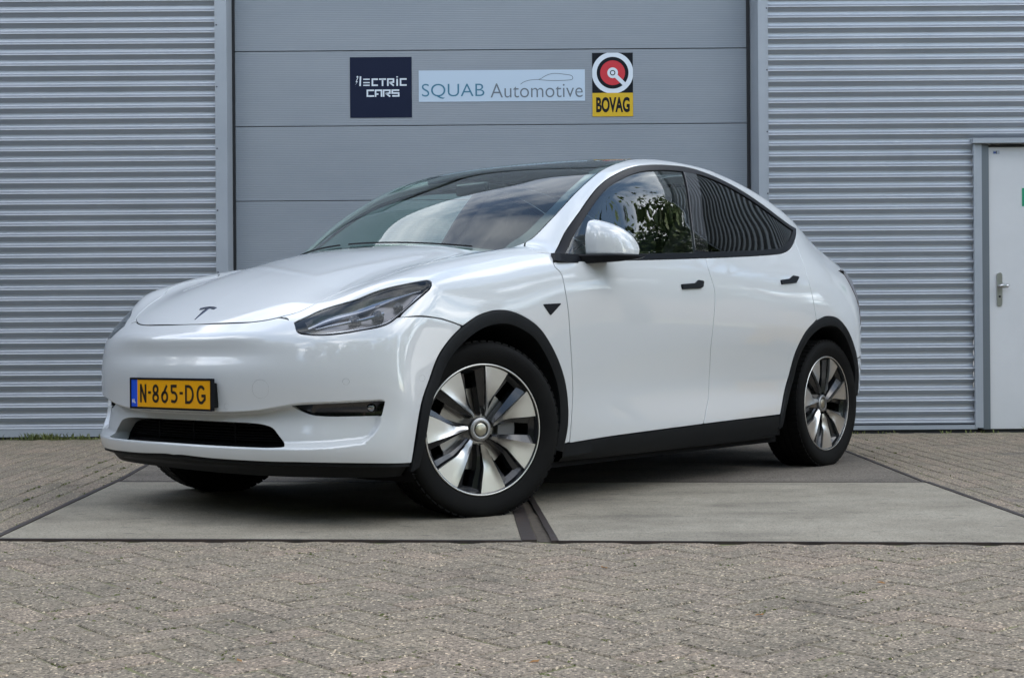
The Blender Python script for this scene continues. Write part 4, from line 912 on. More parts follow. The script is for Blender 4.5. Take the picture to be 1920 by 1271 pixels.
    def brick_vf(l,w,rs):
        a,b=l/2-.0023,w/2-.0023; c=.004; V=[]
        jit=lambda s: rs.uniform(-s,s)
        out=[(-a,-b),(a,-b),(a,b),(-a,b)]
        pts=[]
        for i in range(4):
            p=np.array(out[i]);q=np.array(out[(i+1)%4]); ln=np.linalg.norm(q-p); t=(q-p)/ln; nn=np.array([-t[1],t[0]])
            cr=rs.uniform(.003,.010)
            for s in (cr/ln,.5): pts.append(p+(q-p)*s+nn*(jit(.0012)+.0008))
            cr=rs.uniform(.003,.010); pts.append(p+(q-p)*(1-cr/ln)+nn*.0008)
        n=len(pts)
        for x,y in pts: V.append((x,y,-.03))
        for x,y in pts: V.append((x,y,-.0035+jit(.0006)))
        for x,y in pts: V.append((x*(1-c/a),y*(1-c/b),jit(.0006)))
        V.append((0,0,jit(.0008)))
        F=[(i,(i+1)%n,n+(i+1)%n,n+i) for i in range(n)]+[(n+i,n+(i+1)%n,2*n+(i+1)%n,2*n+i) for i in range(n)]+[(2*n+i,2*n+(i+1)%n,3*n) for i in range(n)]
        return V,F
    rs=random.Random(3); var=[brick_vf(.21,.105,rs) for _ in range(8)]
    sk=-.0815                                            # the slabs lie a few degrees off the wall
    def front_y(x): return 4.790+sk*x if x<.12 else 4.765+sk*(x-.12)*.82
    left_x=lambda y: -1.886-.080*(y-4.944)
    right_x=lambda y: 1.985+.018*(y-4.6)
    spots=[]
    w=.105; th=R_(45)-.08
    for i in range(-80,80):
        for j in range(-30,30):
            for kind in (0,1):
                if kind==0: cx,cy,rot=i+1+4*j,i+.5,0
                else: cx,cy,rot=i+2.5+4*j,i+0,1
                x=cx*w;y=cy*w; X=x*math.cos(th)-y*math.sin(th)+.02; Y=x*math.sin(th)+y*math.cos(th)+3.4
                a=th+rot*math.pi/2
                if not(-4.6<X<4.6 and 1.2<Y<4.95): continue
                if Y>front_y(X)-.095: continue
                spots.append((X,Y,a,.21))
    # a border course of bricks laid along the front of the slabs is replaced by cut halves
    for i in range(-80,80):
        for j in range(-30,30):
            for kind in (0,1):
                if kind==0: cx,cy,rot=i+1+4*j,i+.5,0
                else: cx,cy,rot=i+2.5+4*j,i+0,1
                x=cx*w;y=cy*w; X=x*math.cos(th)-y*math.sin(th)+.02; Y=x*math.sin(th)+y*math.cos(th)+3.4
                a=th+rot*math.pi/2; fy=front_y(X)
                if -4.6<X<4.6 and fy-.095<=Y<fy+.055:
                    # clip this brick against the slab edge
                    spots.append((X,Y,a,-1))
    # sides: two soldier courses along the slabs, then running bond parallel to them
    def course(off,side,step=.21,wd=.105,ph=0):
        n=0
        y=4.2+ph
        while y<10.45:
            ex=left_x(y) if side<0 else right_x(y)
            dx=-.080 if side<0 else .018
            X=ex+side*(off+.014+wd/2); a=math.atan2(1,dx)
            if y>front_y(X)-.0 if side<0 else y>4.62: spots.append((X,y,a,.21))
            y+=step*math.cos(math.atan(dx))
    for side in (-1,1):
        for r in range(22): course(r*.107,side,ph=(r%2)*.105)
    inview=lambda X,Y: abs(X)<.3745*Y+.12 and Y>2.70
    vis=[s for s in spots if inview(s[0],s[1])]; rest=[s for s in spots if not inview(s[0],s[1])]
    vis.sort(key=lambda s: s[1]); near=[s for s in vis if s[3]>0][:300]; ns=set(id(s) for s in near)
    far=[s for s in vis if id(s) not in ns]+rest
    pav=MB(); pav.add([(-4.6,1.2,-.0034),(4.6,1.2,-.0034),(4.6,10.5,-.0034),(-4.6,10.5,-.0034)],[(0,1,2,3)]); pav=pav.obj('pavement',G); tag(pav,kind='structure')
    rs=random.Random(11); ms=[]
    for V,F in var: me=mesh('brick',V,F); me.materials.append(BM); ms.append(me)
    for X,Y,a,l in near:
        o=bpy.data.objects.new('brick',rs.choice(ms)); COL.objects.link(o); o.parent=pav; o.location=(X+rs.uniform(-.001,.001),Y,rs.uniform(-.0012,.0012))
        o.rotation_euler=(rs.uniform(-.005,.005),rs.uniform(-.005,.005),a+rs.choice((0,math.pi))+rs.uniform(-.008,.008))
    V=[];F=[];tint=[]
    for X,Y,a,l in far:
        v,f_=rs.choice(var); c,s=math.cos(a+rs.uniform(-.01,.01)),math.sin(a); z0=rs.uniform(-.0015,.0015); k=len(V); tv=rs.random()
        for x,y,z in v:
            px,py=X+x*c-y*s,Y+x*s+y*c
            if l<0:
                fy=front_y(px)-.006
                if py>fy: py=fy
            V.append((px,py,z+z0))
        F+=[tuple(i+k for i in q) for q in f_]; tint+=[tv]*len(v)
    me=mesh('brick',V,F); at=me.attributes.new('tint','FLOAT','POINT'); at.data.foreach_set('value',tint)
    o=link('far_bricks',me,BS,pav); o['kind']='stuff'
    # asphalt yard in front and beyond
    AS=mat('yard_paving',(.13,.12,.115),.9); noise_col(AS,[(.11,.105,.10),(.17,.155,.145)],40,8,.7)
    y=MB(); y.add([(-60,-60,-.0012),(60,-60,-.0012),(60,1.15,-.0012),(-60,1.15,-.0012)],[(0,1,2,3)]); y.add([(4.65,1.2,-.0012),(60,1.2,-.0012),(60,10.5,-.0012),(4.65,10.5,-.0012)],[(0,1,2,3)]); y.add([(-60,1.2,-.0012),(-4.65,1.2,-.0012),(-4.65,10.5,-.0012),(-60,10.5,-.0012)],[(0,1,2,3)])
    yo=y.obj('yard',AS); tag(yo,kind='structure')
    # concrete slabs
    CO=mat('smooth_concrete',(.24,.23,.21),.85); r=noise_col(CO,[(.185,.162,.122),(.272,.242,.186),(.34,.305,.238)],1.7,10,.72,bump=.35,bscale=260,bdist=.0015,lo=.3,hi=.7)
    def specks(m,scale,dark,amt):
        n,l,b=nodes(m); src=b.inputs['Base Color'].links[0].from_socket; geo=n.new('ShaderNodeNewGeometry')
        v=n.new('ShaderNodeTexVoronoi'); v.inputs['Scale'].default_value=scale; l.new(geo.outputs['Position'],v.inputs['Vector']); sp=n.new('ShaderNodeSeparateColor'); l.new(v.outputs['Color'],sp.inputs[0])
        r=n.new('ShaderNodeValToRGB'); l.new(sp.outputs[0],r.inputs[0]); e=r.color_ramp.elements; e[0].position=0; e[0].color=(dark,)*3+(1,); e[1].position=1; e[1].color=(1+amt*1.6,)*3+(1,)
        for p,c in ((.2,1-amt*.5),(.5,1),(.85,1+amt*.4)): q=e.new(p); q.color=(c,c,c,1)
        mu=n.new('ShaderNodeMix'); mu.data_type='RGBA'; mu.blend_type='MULTIPLY'; mu.inputs[0].default_value=1; l.new(src,mu.inputs[6]); l.new(r.outputs[0],mu.inputs[7]); l.new(mu.outputs[2],b.inputs['Base Color'])
        # scattered pits and marks
        mp=n.new('ShaderNodeMapping'); mp.inputs['Scale'].default_value=(5,16,5); l.new(geo.outputs['Position'],mp.inputs[0])
        v2=n.new('ShaderNodeTexVoronoi'); v2.inputs['Scale'].default_value=1.0; l.new(mp.outputs[0],v2.inputs['Vector']); mr=n.new('ShaderNodeMapRange'); mr.inputs[1].default_value=.07; mr.inputs[2].default_value=.15; mr.inputs[3].default_value=.38; mr.inputs[4].default_value=1; l.new(v2.outputs['Distance'],mr.inputs[0])
        mu2=n.new('ShaderNodeMix'); mu2.data_type='RGBA'; mu2.blend_type='MULTIPLY'; mu2.inputs[0].default_value=.9; l.new(mu.outputs[2],mu2.inputs[6]); l.new(mr.outputs[0],mu2.inputs[7]); zs=n.new('ShaderNodeTexNoise'); zs.inputs['Scale'].default_value=1.3; zs.inputs['Detail'].default_value=7; zs.inputs['Roughness'].default_value=.65; ms=n.new('ShaderNodeMapping'); ms.inputs['Scale'].default_value=(.7,2.2,1); l.new(geo.outputs['Position'],ms.inputs[0]); l.new(ms.outputs[0],zs.inputs['Vector'])
        rs_=n.new('ShaderNodeMapRange'); rs_.inputs[1].default_value=.50; rs_.inputs[2].default_value=.72; rs_.inputs[3].default_value=1.0; rs_.inputs[4].default_value=.62; l.new(zs.outputs[0],rs_.inputs[0])
        mu3=n.new('ShaderNodeMix'); mu3.data_type='RGBA'; mu3.blend_type='MULTIPLY'; mu3.inputs[0].default_value=1; l.new(mu2.outputs[2],mu3.inputs[6]); l.new(rs_.outputs[0],mu3.inputs[7]); l.new(mu3.outputs[2],b.inputs['Base Color'])
    specks(CO,210,.5,.16)
    AG=mat('exposed_aggregate',(.2,.185,.17),.9); noise_col(AG,[(.125,.108,.086),(.18,.155,.125)],2.5,9,.7,bump=.6,bscale=190,bdist=.002); specks(AG,170,.3,.45)
    ST=mat('rusty_steel_edge',(.05,.045,.045),.6,.4); noise_col(ST,[(.035,.032,.033),(.075,.055,.045)],18,8,.7,rvar=(.45,.75))
    JF=mat('brown_joint_filler',(.07,.055,.04),.9); noise_col(JF,[(.045,.036,.028),(.10,.08,.058)],25,8)
    def slab(name,pts,m,z=.004,edge=.022,es=None):
        V=[(x,y,-.10) for x,y in pts]+[(x,y,z) for x,y in pts]; n=len(pts)
        mb=MB(); mb.add(V,[tuple(range(n))[::-1],tuple(range(n,2*n))]+[(i,(i+1)%n,n+(i+1)%n,n+i) for i in range(n)]); o=mb.obj(name,m,bevel=.003); tag(o,kind='structure')
        for i,wd in enumerate(es or [edge]*n):
            if wd<=0: continue
            a=np.array(pts[i]);b=np.array(pts[(i+1)%n]); t=(b-a)/np.linalg.norm(b-a); nn=np.array([t[1],-t[0]])
            ns_=max(2,int(np.linalg.norm(b-a)/.18)); 
            V=[];F=[]
            for q in range(ns_+1):
                p=a+(b-a)*q/ns_; j=rs.uniform(-.0022,.0022)
                for off,zz in ((-.001,z+.0035),(wd+j,z+.0035),(wd+j,-.05),(-.001,-.05)): V.append((*(p+nn*off),zz))
            for q in range(ns_):
                for h in range(4): F.append((4*q+h,4*q+(h+1)%4,4*q+4+(h+1)%4,4*q+4+h))
            F+=[(0,1,2,3),(4*ns_+3,4*ns_+2,4*ns_+1,4*ns_)]
            link('edge_angle',fixn(mesh('edge_angle',V,F)),ST,o)
        return o
    fy=front_y
    FL=(-1.87,4.938);FM1=(.030,fy(.03)+.006);BM1=(-.045,6.893);BL=(-2.035,7.046)
    slab('concrete_slab',[FL,FM1,BM1,BL],CO,es=[.020,.050,.0,.025])
    FM2=(.158,4.775);FR=(1.975,4.627);BR=(2.025,6.715);BM2=(.055,6.885)
    slab('concrete_slab',[FM2,FR,BR,BM2],CO,es=[.010,.022,0,.024])
    mb=MB(); V=[(.086,4.80,-.0015),(.142,4.79,-.0015),(.045,6.88,-.0015),(.005,6.88,-.0015)]; mb.add(V,[(0,1,2,3)]); q=mb.obj('joint_filler',JF); tag(q,kind='structure')
    slab('aggregate_slab',[(-2.035,7.068),(2.02,6.74),(2.20,10.32),(-2.40,10.32)],AG,z=.002,es=[.030,.02,0,.025])
    # leaves, moss, weeds
    LF_=mat('dead_leaf',(.30,.13,.03),.7); noise_col(LF_,[(.22,.09,.02),(.38,.20,.05)],30)
    base=None
    for i,(u,v,wh) in enumerate([(-.60,2.99,'at the bottom left'),(.045,2.96,'just left of the bottom centre'),(.62,3.45,'right of the middle, nearest the camera'),(1.05,3.9,'at the right, before the slabs'),(-1.1,3.9,'at the left, before the slabs'),(.28,4.2,'close to the end of the slab joint')]):
        if base is None:
            V=[(-.012,0,.002),(-.005,.006,.006),(.008,.007,.004),(.016,0,.008),(.008,-.006,.003),(-.005,-.006,.005),(.002,0,.002),(-.022,.001,.001)]
            me=mesh('fallen_leaf',V,[(0,1,6),(1,2,6),(2,3,6),(3,4,6),(4,5,6),(5,0,6),(0,7,1)]); base=link('fallen_leaf',me,LF_); o=base
        else: o=base.copy(); COL.objects.link(o)
        o.location=(u,v,.0015); o.rotation_euler=(rs.uniform(-.2,.2),rs.uniform(-.2,.2),rs.uniform(0,6.3)); sc=rs.uniform(.5,1.0); o.scale=(sc,sc,sc)
        tag(o,'small orange dead leaf on the brick paving '+wh,'leaf','dead leaves on the paving')
    GR=mat('weed_green',(.05,.09,.02),.7); noise_col(GR,[(.06,.085,.02),(.17,.19,.05)],2.5)
    def tufts(name,places,kind_obj=None):
        V=[];F=[]
        for (x,y,n,h,sp) in places:
            for _ in range(n):
                px,py=x+rs.gauss(0,sp),y+rs.gauss(0,.02); a=rs.uniform(0,6.3); hh=h*rs.uniform(.35,1); lean=rs.uniform(.2,.9)*hh; wd=rs.uniform(.002,.005)
                dx,dy=math.cos(a)*lean,math.sin(a)*lean; cx,cy=-math.sin(a)*wd,math.cos(a)*wd; k=len(V)
                V+=[(px-cx,py-cy,-.002),(px+cx,py+cy,-.002),(px+dx*.5+cx,py+dy*.5+cy,hh*.7),(px+dx*.5-cx,py+dy*.5-cy,hh*.7),(px+dx,py+dy,hh)]
                F+=[(k,k+1,k+2,k+3),(k+3,k+2,k+4)]
        o=link(name,mesh(name,V,F),GR); return o
    pl=[(-3.9+i*.035+rs.uniform(-.01,.01),10.44,int(rs.choice((12,20,30,46)) if -3.75<-3.9+i*.035<-3.1 else rs.choice((1,3,6,10))),rs.choice((.02,.035,.06)),.02) for i in range(52)]
    pl+=[(2.6+i*.05,10.44,rs.choice((0,0,2,5)),.03,.02) for i in range(30)]+[(3.98,10.30,60,.07,.05),(4.1,10.36,60,.08,.05)]
    for y in np.arange(4.5,10,.04):                       # moss in the joints beside the slabs
        if rs.random()<.55: pl.append((left_x(y)-.02-.107*rs.choice((0,1,2,3)),y,rs.choice((2,5,9)),.007,.006))
        if rs.random()<.35: pl.append((right_x(y)+.02+.107*rs.choice((0,1,2,3,4)),y,rs.choice((2,5)),.006,.006))
    for _ in range(170):
        s=rs.choice(near); a=s[2]; e=rs.uniform(-.1,.1); side=rs.choice((-1,1))*.0525; pl.append((s[0]+e*math.cos(a)-side*math.sin(a),s[1]+e*math.sin(a)+side*math.cos(a),rs.choice((2,4,7)),.0028,.014))
    wd=tufts('weeds',pl); tag(wd,'short green weeds and moss growing in the paving joints','weeds',kind='stuff')
build_ground()
def build_hall():
    SV=mat('silver_cladding',(.36,.385,.42),.36,.72); noise_col(SV,[(.375,.40,.432),(.405,.43,.462),(.43,.455,.488)],1.6,9,.65,rvar=(.36,.5))
    TR=mat('silver_trim',(.40,.43,.47),.45,0,.2,.25); noise_col(TR,[(.29,.32,.355),(.34,.37,.405)],2.3,8)
    DP=mat('door_panel_grey',(.29,.32,.36),.5,0,.15,.3); n,l,b=nodes(DP)
    t=n.new('ShaderNodeTexCoord'); wv=n.new('ShaderNodeTexWave'); wv.bands_direction='Z'; wv.inputs['Scale'].default_value=22; wv.inputs['Distortion'].default_value=0; l.new(t.outputs['Object'],wv.inputs['Vector'])
    mp=n.new('ShaderNodeMapping'); mp.inputs['Scale'].default_value=(.35,1,1.2); l.new(t.outputs['Object'],mp.inputs[0]); z=n.new('ShaderNodeTexNoise'); z.inputs['Scale'].default_value=1.4; z.inputs['Detail'].default_value=9; z.inputs['Roughness'].default_value=.65; l.new(mp.outputs[0],z.inputs['Vector'])
    r=n.new('ShaderNodeValToRGB'); l.new(z.outputs[0],r.inputs[0]); e=r.color_ramp.elements; e[0].position=.32; e[1].position=.7; e[0].color=(.212,.240,.270,1); e[1].color=(.258,.284,.312,1)
    mu=n.new('ShaderNodeMix'); mu.data_type='RGBA'; mu.blend_type='MULTIPLY'; mu.inputs[0].default_value=1; cr=n.new('ShaderNodeMapRange'); cr.inputs[3].default_value=.93; cr.inputs[4].default_value=1.06; l.new(wv.outputs['Fac'],cr.inputs[0]); l.new(r.outputs[0],mu.inputs[6]); l.new(cr.outputs[0],mu.inputs[7]); l.new(mu.outputs[2],b.inputs['Base Color'])
    bp=n.new('ShaderNodeBump'); bp.inputs['Strength'].default_value=.5; bp.inputs['Distance'].default_value=.0015; l.new(wv.outputs['Fac'],bp.inputs['Height']); l.new(bp.outputs[0],b.inputs['Normal'])
    GK=mat('black_gasket',(.008,.009,.011),.6); FR=mat('grey_door_frame',(.115,.135,.15),.45); DW=mat('white_steel_door',(.56,.58,.58),.45); noise_col(DW,[(.53,.54,.545),(.585,.595,.60)],2.2,8,rvar=(.38,.55))
    GN=mat('sign_green',(.0,.25,.12),.5); SS=mat('stainless_steel',(.5,.5,.5),.28,1); CW=mat('inner_wall',(.2,.2,.2),.9); SK=mat('screw_steel',(.08,.08,.09),.5,.5)
    HALL=empty('industrial_hall',(0,10.6,0)); tag(HALL,'grey industrial hall clad in horizontal corrugated steel behind the car','building')
    def ob(mb,name,m,bevel=0,par=None):
        o=mb.obj(name,m,par or HALL,bevel=bevel); 
        if (par or HALL) is HALL: o.location=(0,-10.6,0)
        return o
    YW=10.6; P=.0827; Ht=6.5; HW=5.45
    def corr(x0,x1,z0,z1,ph):
        zs=np.arange(z0,z1,P/16); V=[];F=[]
        pf=np.array([[0,0],[.18,0],[.24,.05],[.29,.16],[.44,.80],[.48,.95],[.52,1],[.56,.97],[.60,.88],[.84,.14],[.89,.04],[.93,0],[1,0]])
        for z in zs:
            fr=(-(z-ph)/P)%1; y=YW+.028-.030*float(np.interp(fr,pf[:,0],pf[:,1]))
            V+=[(x0,y,z),(x1,y,z)]
        for i in range(len(zs)-1): F.append((2*i,2*i+1,2*i+3,2*i+2))
        me=mesh('cladding',V,F,True); o=link('corrugated_cladding',me,SV,HALL); o.location=(0,-10.6,0); return o
    ph=.284
    corr(-16,-2.275,.07,Ht,ph); corr(1.995,3.0,.05,Ht,ph); corr(3.0,3.584,.05,HW,ph); corr(3.584,4.80,2.262,HW,ph); corr(4.80,7.6,.05,HW,ph)
    for x0,x1,z0,z1 in ((-16,-2.2,0,Ht),(2.0,3.0,0,Ht),(3.0,3.58,0,HW),(4.8,7.6,0,HW),(3.58,4.8,2.27,HW),(-2.2,2.0,4.3,Ht)): ob(MB().box((x0,YW+.032,z0),(x1,YW+.2,z1)),'inner_wall',CW)
    ob(MB().box((-2.28,YW-.005,4.22),(2.0,YW+.02,Ht)),'door_lintel',TR)
    ob(MB().box((-16,YW+.2,Ht-.3),(3.0,YW+22,Ht)),'roof',CW); ob(MB().box((3.0,YW+.2,HW-.3),(7.6,YW+22,HW)),'roof',CW)
    ob(MB().box((-16,YW-.03,Ht-.12),(3.05,YW+.25,Ht+.04)),'roof_edge',TR); ob(MB().box((3.05,YW-.03,HW-.12),(7.65,YW+.25,HW+.04)),'roof_edge',TR)
    ob(MB().box((-16,YW+22,0),(7.6,YW+22.2,HW)),'rear_wall',CW); ob(MB().box((-16.2,YW,0),(-16,YW+22,Ht)),'side_wall',SV); ob(MB().box((7.6,YW,0),(7.65,YW+22,HW)),'side_wall',SV); ob(MB().box((3.0,YW+.2,HW),(3.05,YW+22,Ht)),'side_wall',SV)
    # foot flashings and plinth
    ob(MB().box((-16,YW-.012,.012),(-2.28,YW+.008,.068)),'foot_flashing',TR); ob(MB().box((2.0,YW-.012,.020),(3.60,YW+.008,.052)),'foot_flashing',TR); ob(MB().box((4.85,YW-.012,.02),(7.6,YW+.008,.052)),'foot_flashing',TR)
    PLI=mat('dark_plinth',(.03,.03,.032),.9)
    ob(MB().box((-16,YW+.01,-.1),(3.6,YW+.19,.06)),'plinth',PLI); ob(MB().box((3.6,YW+.05,-.1),(7.6,YW+.19,.018)),'plinth',PLI)
    # jambs of the big door
    DY=10.80
    def quadstrip(pts,z0,z1,name,m):
        V=[(x,y,z0) for x,y in pts]+[(x,y,z1) for x,y in pts]; n=len(pts); F=[(i,i+1,n+i+1,n+i) for i in range(n-1)]; o=link(name,fixn(mesh(name,V,F)),m,HALL); o.location=(0,-10.6,0); return o
    quadstrip([(-2.284,YW+.02),(-2.284,YW-.018),(-2.193,YW-.018),(-2.193,DY+.05)],.01,4.22,'door_jamb',TR)
    quadstrip([(1.888,DY+.05),(1.921,YW-.018),(1.982,YW-.018),(1.982,YW-.010),(1.999,YW-.010),(1.999,YW+.02)],.01,4.22,'door_jamb',TR)
    ob(MB().box((-2.193,DY-.012,0),(-2.172,DY+.03,4.22)),'gasket',GK); ob(MB().box((1.868,DY-.012,0),(1.889,DY+.03,4.22)),'gasket',GK)
    for z in np.arange(.32,4.2,.478):
        for x in (-2.270,1.990):
            V,F=lathe([(.0005,.004),(.005,.003),(.0065,0)],8); o=link('screw',mesh('screw',V,F),SK,HALL); o.location=(x,YW-.0182-10.6+ (0.008 if x>0 else 0),z+(.1 if x>0 else 0)); o.rotation_euler=(0,0,math.pi)
    # sectional door: one object per panel
    GD=empty('garage_door',(0,0,0),0,HALL); GD.location=(0,-10.6,0)
    zb=[.015,.652,1.249,1.845,2.433,3.026,3.62,4.22]
    for a,b_ in zip(zb[:-1],zb[1:]):
        o=MB().box((-2.172,DY,a+.003),(1.868,DY+.04,b_-.003)).obj('door_panel',DP,GD,bevel=.0035); 
    ob(MB().box((-2.19,DY+.02,0),(1.89,DY+.06,4.25)),'door_backing',GK)
    # steel personnel door
    SDr=empty('steel_door',(0,0,0),0,HALL); SDr.location=(0,-10.6,0)
    def sd(mb,name,m,bevel=0): return mb.obj(name,m,SDr,bevel=bevel)
    sd(MB().box((3.708,YW+.030,.018),(4.68,YW+.075,2.205)),'door_leaf',DW,.002)
    sd(MB().box((3.668,YW+.008,.018),(3.708,YW+.09,2.225)),'door_frame',FR); sd(MB().box((4.68,YW+.008,.018),(4.735,YW+.09,2.225)),'door_frame',FR); sd(MB().box((3.722,YW+.012,2.209),(4.68,YW+.09,2.225)),'door_frame',GK)
    sd(MB().box((3.648,YW+.004,.018),(3.669,YW+.09,2.225)),'door_frame',FR)
    sd(MB().box((3.584,YW-.018,.03),(3.602,YW+.02,2.228)),'door_trim',TR); sd(MB().box((3.602,YW-.008,.03),(3.648,YW+.02,2.228)),'door_trim',TR); sd(MB().box((4.75,YW-.018,.03),(4.80,YW+.02,2.228)),'door_trim',TR)
    sd(MB().box((3.570,YW-.045,2.228),(4.83,YW+.02,2.264)),'door_head',TR)
    sd(MB().box((3.710,YW+.024,.02),(3.722,YW+.031,2.20)),'door_edge',DW)
    hp=empty('door_handle',(3.790,YW+.030,1.105),0,SDr)
    V,F=prism([(x,z) for x,z in arc(0,.105,.021,.021,0,180,10)+arc(0,-.115,.021,.021,180,360,10)],0,.012); V=[(x,-z,y) for x,y,z in V]
    link('handle_plate',fixn(mesh('handle_plate',V,F)),SS,hp)
    mb=MB(); V,F=lathe([(.0005,-.05),(.011,-.05),(.011,0)],16); mb.add(V,F); link('handle_neck',fixn(mesh('handle_neck',mb.V,mb.F),True),SS,hp).location=(0,0,.02)
    V,F=lathe([(.0005,-.075),(.014,-.074),(.021,-.066),(.021,-.052),(.0005,-.050)],20); V=[(x*1.7+.022,y,z*.85) for x,y,z in V]; link('handle_knob',fixn(mesh('handle_knob',V,F),True,R_(40)),SS,hp).location=(0,0,.02)
    V,F=lathe([(.0005,-.016),(.008,-.016),(.009,-.012)],14); link('lock_cylinder',fixn(mesh('lock_cylinder',V,F),True),GK,hp).location=(0,0,-.06)
    sd(MB().box((3.748,YW+.0285,2.150),(3.800,YW+.0302,2.178)),'door_sticker',mat('sticker_grey',(.35,.38,.42),.5)); sd(MB().box((3.752,YW+.0275,2.156),(3.772,YW+.0285,2.170)),'door_sticker',mat('sticker_blue',(.03,.07,.25),.5))
    sd(MB().box((3.772,YW+.0275,2.153),(3.778,YW+.0285,2.176)),'door_sticker',INKB)
    gs=MB().box((3.972,YW+.0272,1.745),(4.20,YW+.0300,1.885)).obj('exit_sign',GN); tag(gs,'green sign stuck on the white steel door at the right edge','sign')
    # ---- signs on the big door
    DYs=DY-.0015
    def sign(name,x0,x1,z0,z1,m,label):
        e_=empty(name,(x0,DYs,z0)); MB().box((0,-.0015,0),(x1-x0,.002,z1-z0)).obj('sign_panel',m,e_); tag(e_,label,'sign'); return e_
    NV=mat('sign_navy',(.007,.012,.034),.5,spec=.15); LB=mat('sign_pale_blue',(.46,.56,.66),.5); WH=mat('sign_white',(.62,.68,.74),.5); TL=mat('letter_teal',(.035,.16,.25),.5); GL=mat('letter_grey',(.12,.145,.175),.5); RD=mat('sign_red',(.50,.012,.025),.45); YL=mat('sign_yellow',(.58,.37,.0),.45); BKs=mat('sign_black',(.006,.008,.012),.5,spec=.15)
    s1=sign('company_sign',-1.264,-.776,2.497,2.975,NV,'square navy sign reading ilectric cars, leftmost on the big door')
    W1,H1=.488,.478
    def lay(d): return lambda x,y: (x,-.0015-d,y)
    def n1(x,y): return ((x-55)/385*W1,(470-y)/382*H1)
    mb=MB(); tk=.0125
    def st(*p,w=tk,closed=False): stroke(mb,[n1(*q) for q in p],w,closed=closed,M=lay(.0008))
    def bolt():
        pts=[(100,222),(90,246),(97,246),(86,270),(104,240),(96,240),(106,222)]; k=len(mb.V); q=[lay(.0008)(*n1(*p)) for p in pts]; mb.add(q,[(0,1,2,5,6),(2,3,4,5)])
    bolt(); st((98,216),(106,210)); st((121,209),(118,270))
    for y in (228,249,266): st((138,y),(178,y),w=.0095)
    st((229,228),(195,228),(195,266),(229,266)); st((236,228),(280,228)); st((258,228),(258,271)); st((291,271),(291,228),(326,228),(326,247),(300,250)); st((304,250),(328,270)); st((349,226),(349,271)); st((349,211),(349,218)); st((408,228),(370,228),(370,266),(408,266))
    st((205,298),(163,298),(163,334),(205,334)); st((214,339),(214,298),(251,298),(251,339)); st((218,322),(232,322)); st((264,339),(264,298),(303,298),(303,316),(276,319)); st((280,319),(305,338)); st((362,298),(318,298),(318,316),(358,316),(358,334),(318,334))
    mb.obj('sign_lettering',WH,s1)
    s2=sign('banner_sign',-.721,.591,2.618,2.866,LB,'pale blue banner reading SQUAB Automotive on the big door')
    def text(body,size,x,z,m,par,sx=1,off=0,name='sign_lettering',width=None,height=None):
        cu=bpy.data.curves.new('t','FONT'); cu.body=body; cu.size=size; cu.offset=off; cu.resolution_u=6; o=bpy.data.objects.new('t',cu); COL.objects.link(o)
        dg=bpy.context.evaluated_depsgraph_get(); me=bpy.data.meshes.new_from_object(o.evaluated_get(dg)); bpy.data.objects.remove(o)
        V=np.array([v.co[:] for v in me.vertices]); mn,mx_=V.min(0),V.max(0); kx=(width/(mx_[0]-mn[0])) if width else sx; ky=(height/(mx_[1]-mn[1])) if height else 1
        for v in me.vertices: v.co=((v.co.x-mn[0])*kx+x,-.0024,(v.co.y-mn[1])*ky+z)
        return link(name,me,m,par)
    W2,H2=1.312,.248
    f2=lambda x,y: ((x-478)/1036*W2,(366-y)/194*H2)
    text('SQUAB',.15,*f2(497,348),TL,s2,off=-.001,width=390/1036*W2,height=93/194*H2)
    text('Automotive',.15,*f2(925,343),GL,s2,off=-.001,width=575/1036*W2,height=88/194*H2)
    mb=MB()
    for pts in ([(1112,262),(1128,250),(1150,241),(1180,235),(1215,233),(1250,236),(1290,239),(1340,240),(1400,238),(1432,234),(1438,228),(1436,215),(1425,208),(1395,203),(1350,197),(1310,197),(1280,205),(1255,218),(1240,228),(1225,232)],): stroke(mb,crom([f2(*q) for q in pts],.006),.0042,M=lay(.0008))
    mb.obj('sign_lettering',GL,s2)
    s3=sign('garage_association_sign',.649,.970,2.493,2.995,BKs,'upright BOVAG sign with a red and white disc over a yellow field')
    W3,H3=.321,.502; f3=lambda x,y: ((x-1555)/253*W3,(462-y)/397*H3); k3=W3/253
    def disc(r,d,m,clip=True,r0=0):
        cx,cz=f3(1682,190); V=[];n=72
        for i in range(n):
            a=2*math.pi*i/n
            for q in ((r0,r) if r0 else (r,)): V.append((min(max(cx+q*k3*math.cos(a),0),W3),-.0015-d,min(max(cz+q*k3*math.sin(a),f3(0,315)[1]),H3)))
        F=[(2*i,2*i+1,(2*i+3)%(2*n),(2*i+2)%(2*n)) for i in range(n)] if r0 else [tuple(range(n))]
        link('sign_disc',fixn(mesh('disc',V,F)),m,s3)
    disc(129,.0006,WH); disc(99,.0011,BKs); disc(77,.0016,RD); disc(33,.0021,WH); disc(17,.0026,BKs); disc(11,.0031,WH)
    mb=MB(); stroke(mb,[f3(1690,198),f3(1756,263)],.031,M=lay(.0019)); mb.obj('sign_disc',WH,s3)
    MB().box((0,-.0022,0),(W3,-.0014,f3(0,315)[1])).obj('sign_field',YL,s3)
    o=text('BOVAG',.15,*f3(1578,437),BKs,s3,off=.006,width=209/253*W3,height=96/397*H3)
build_hall()

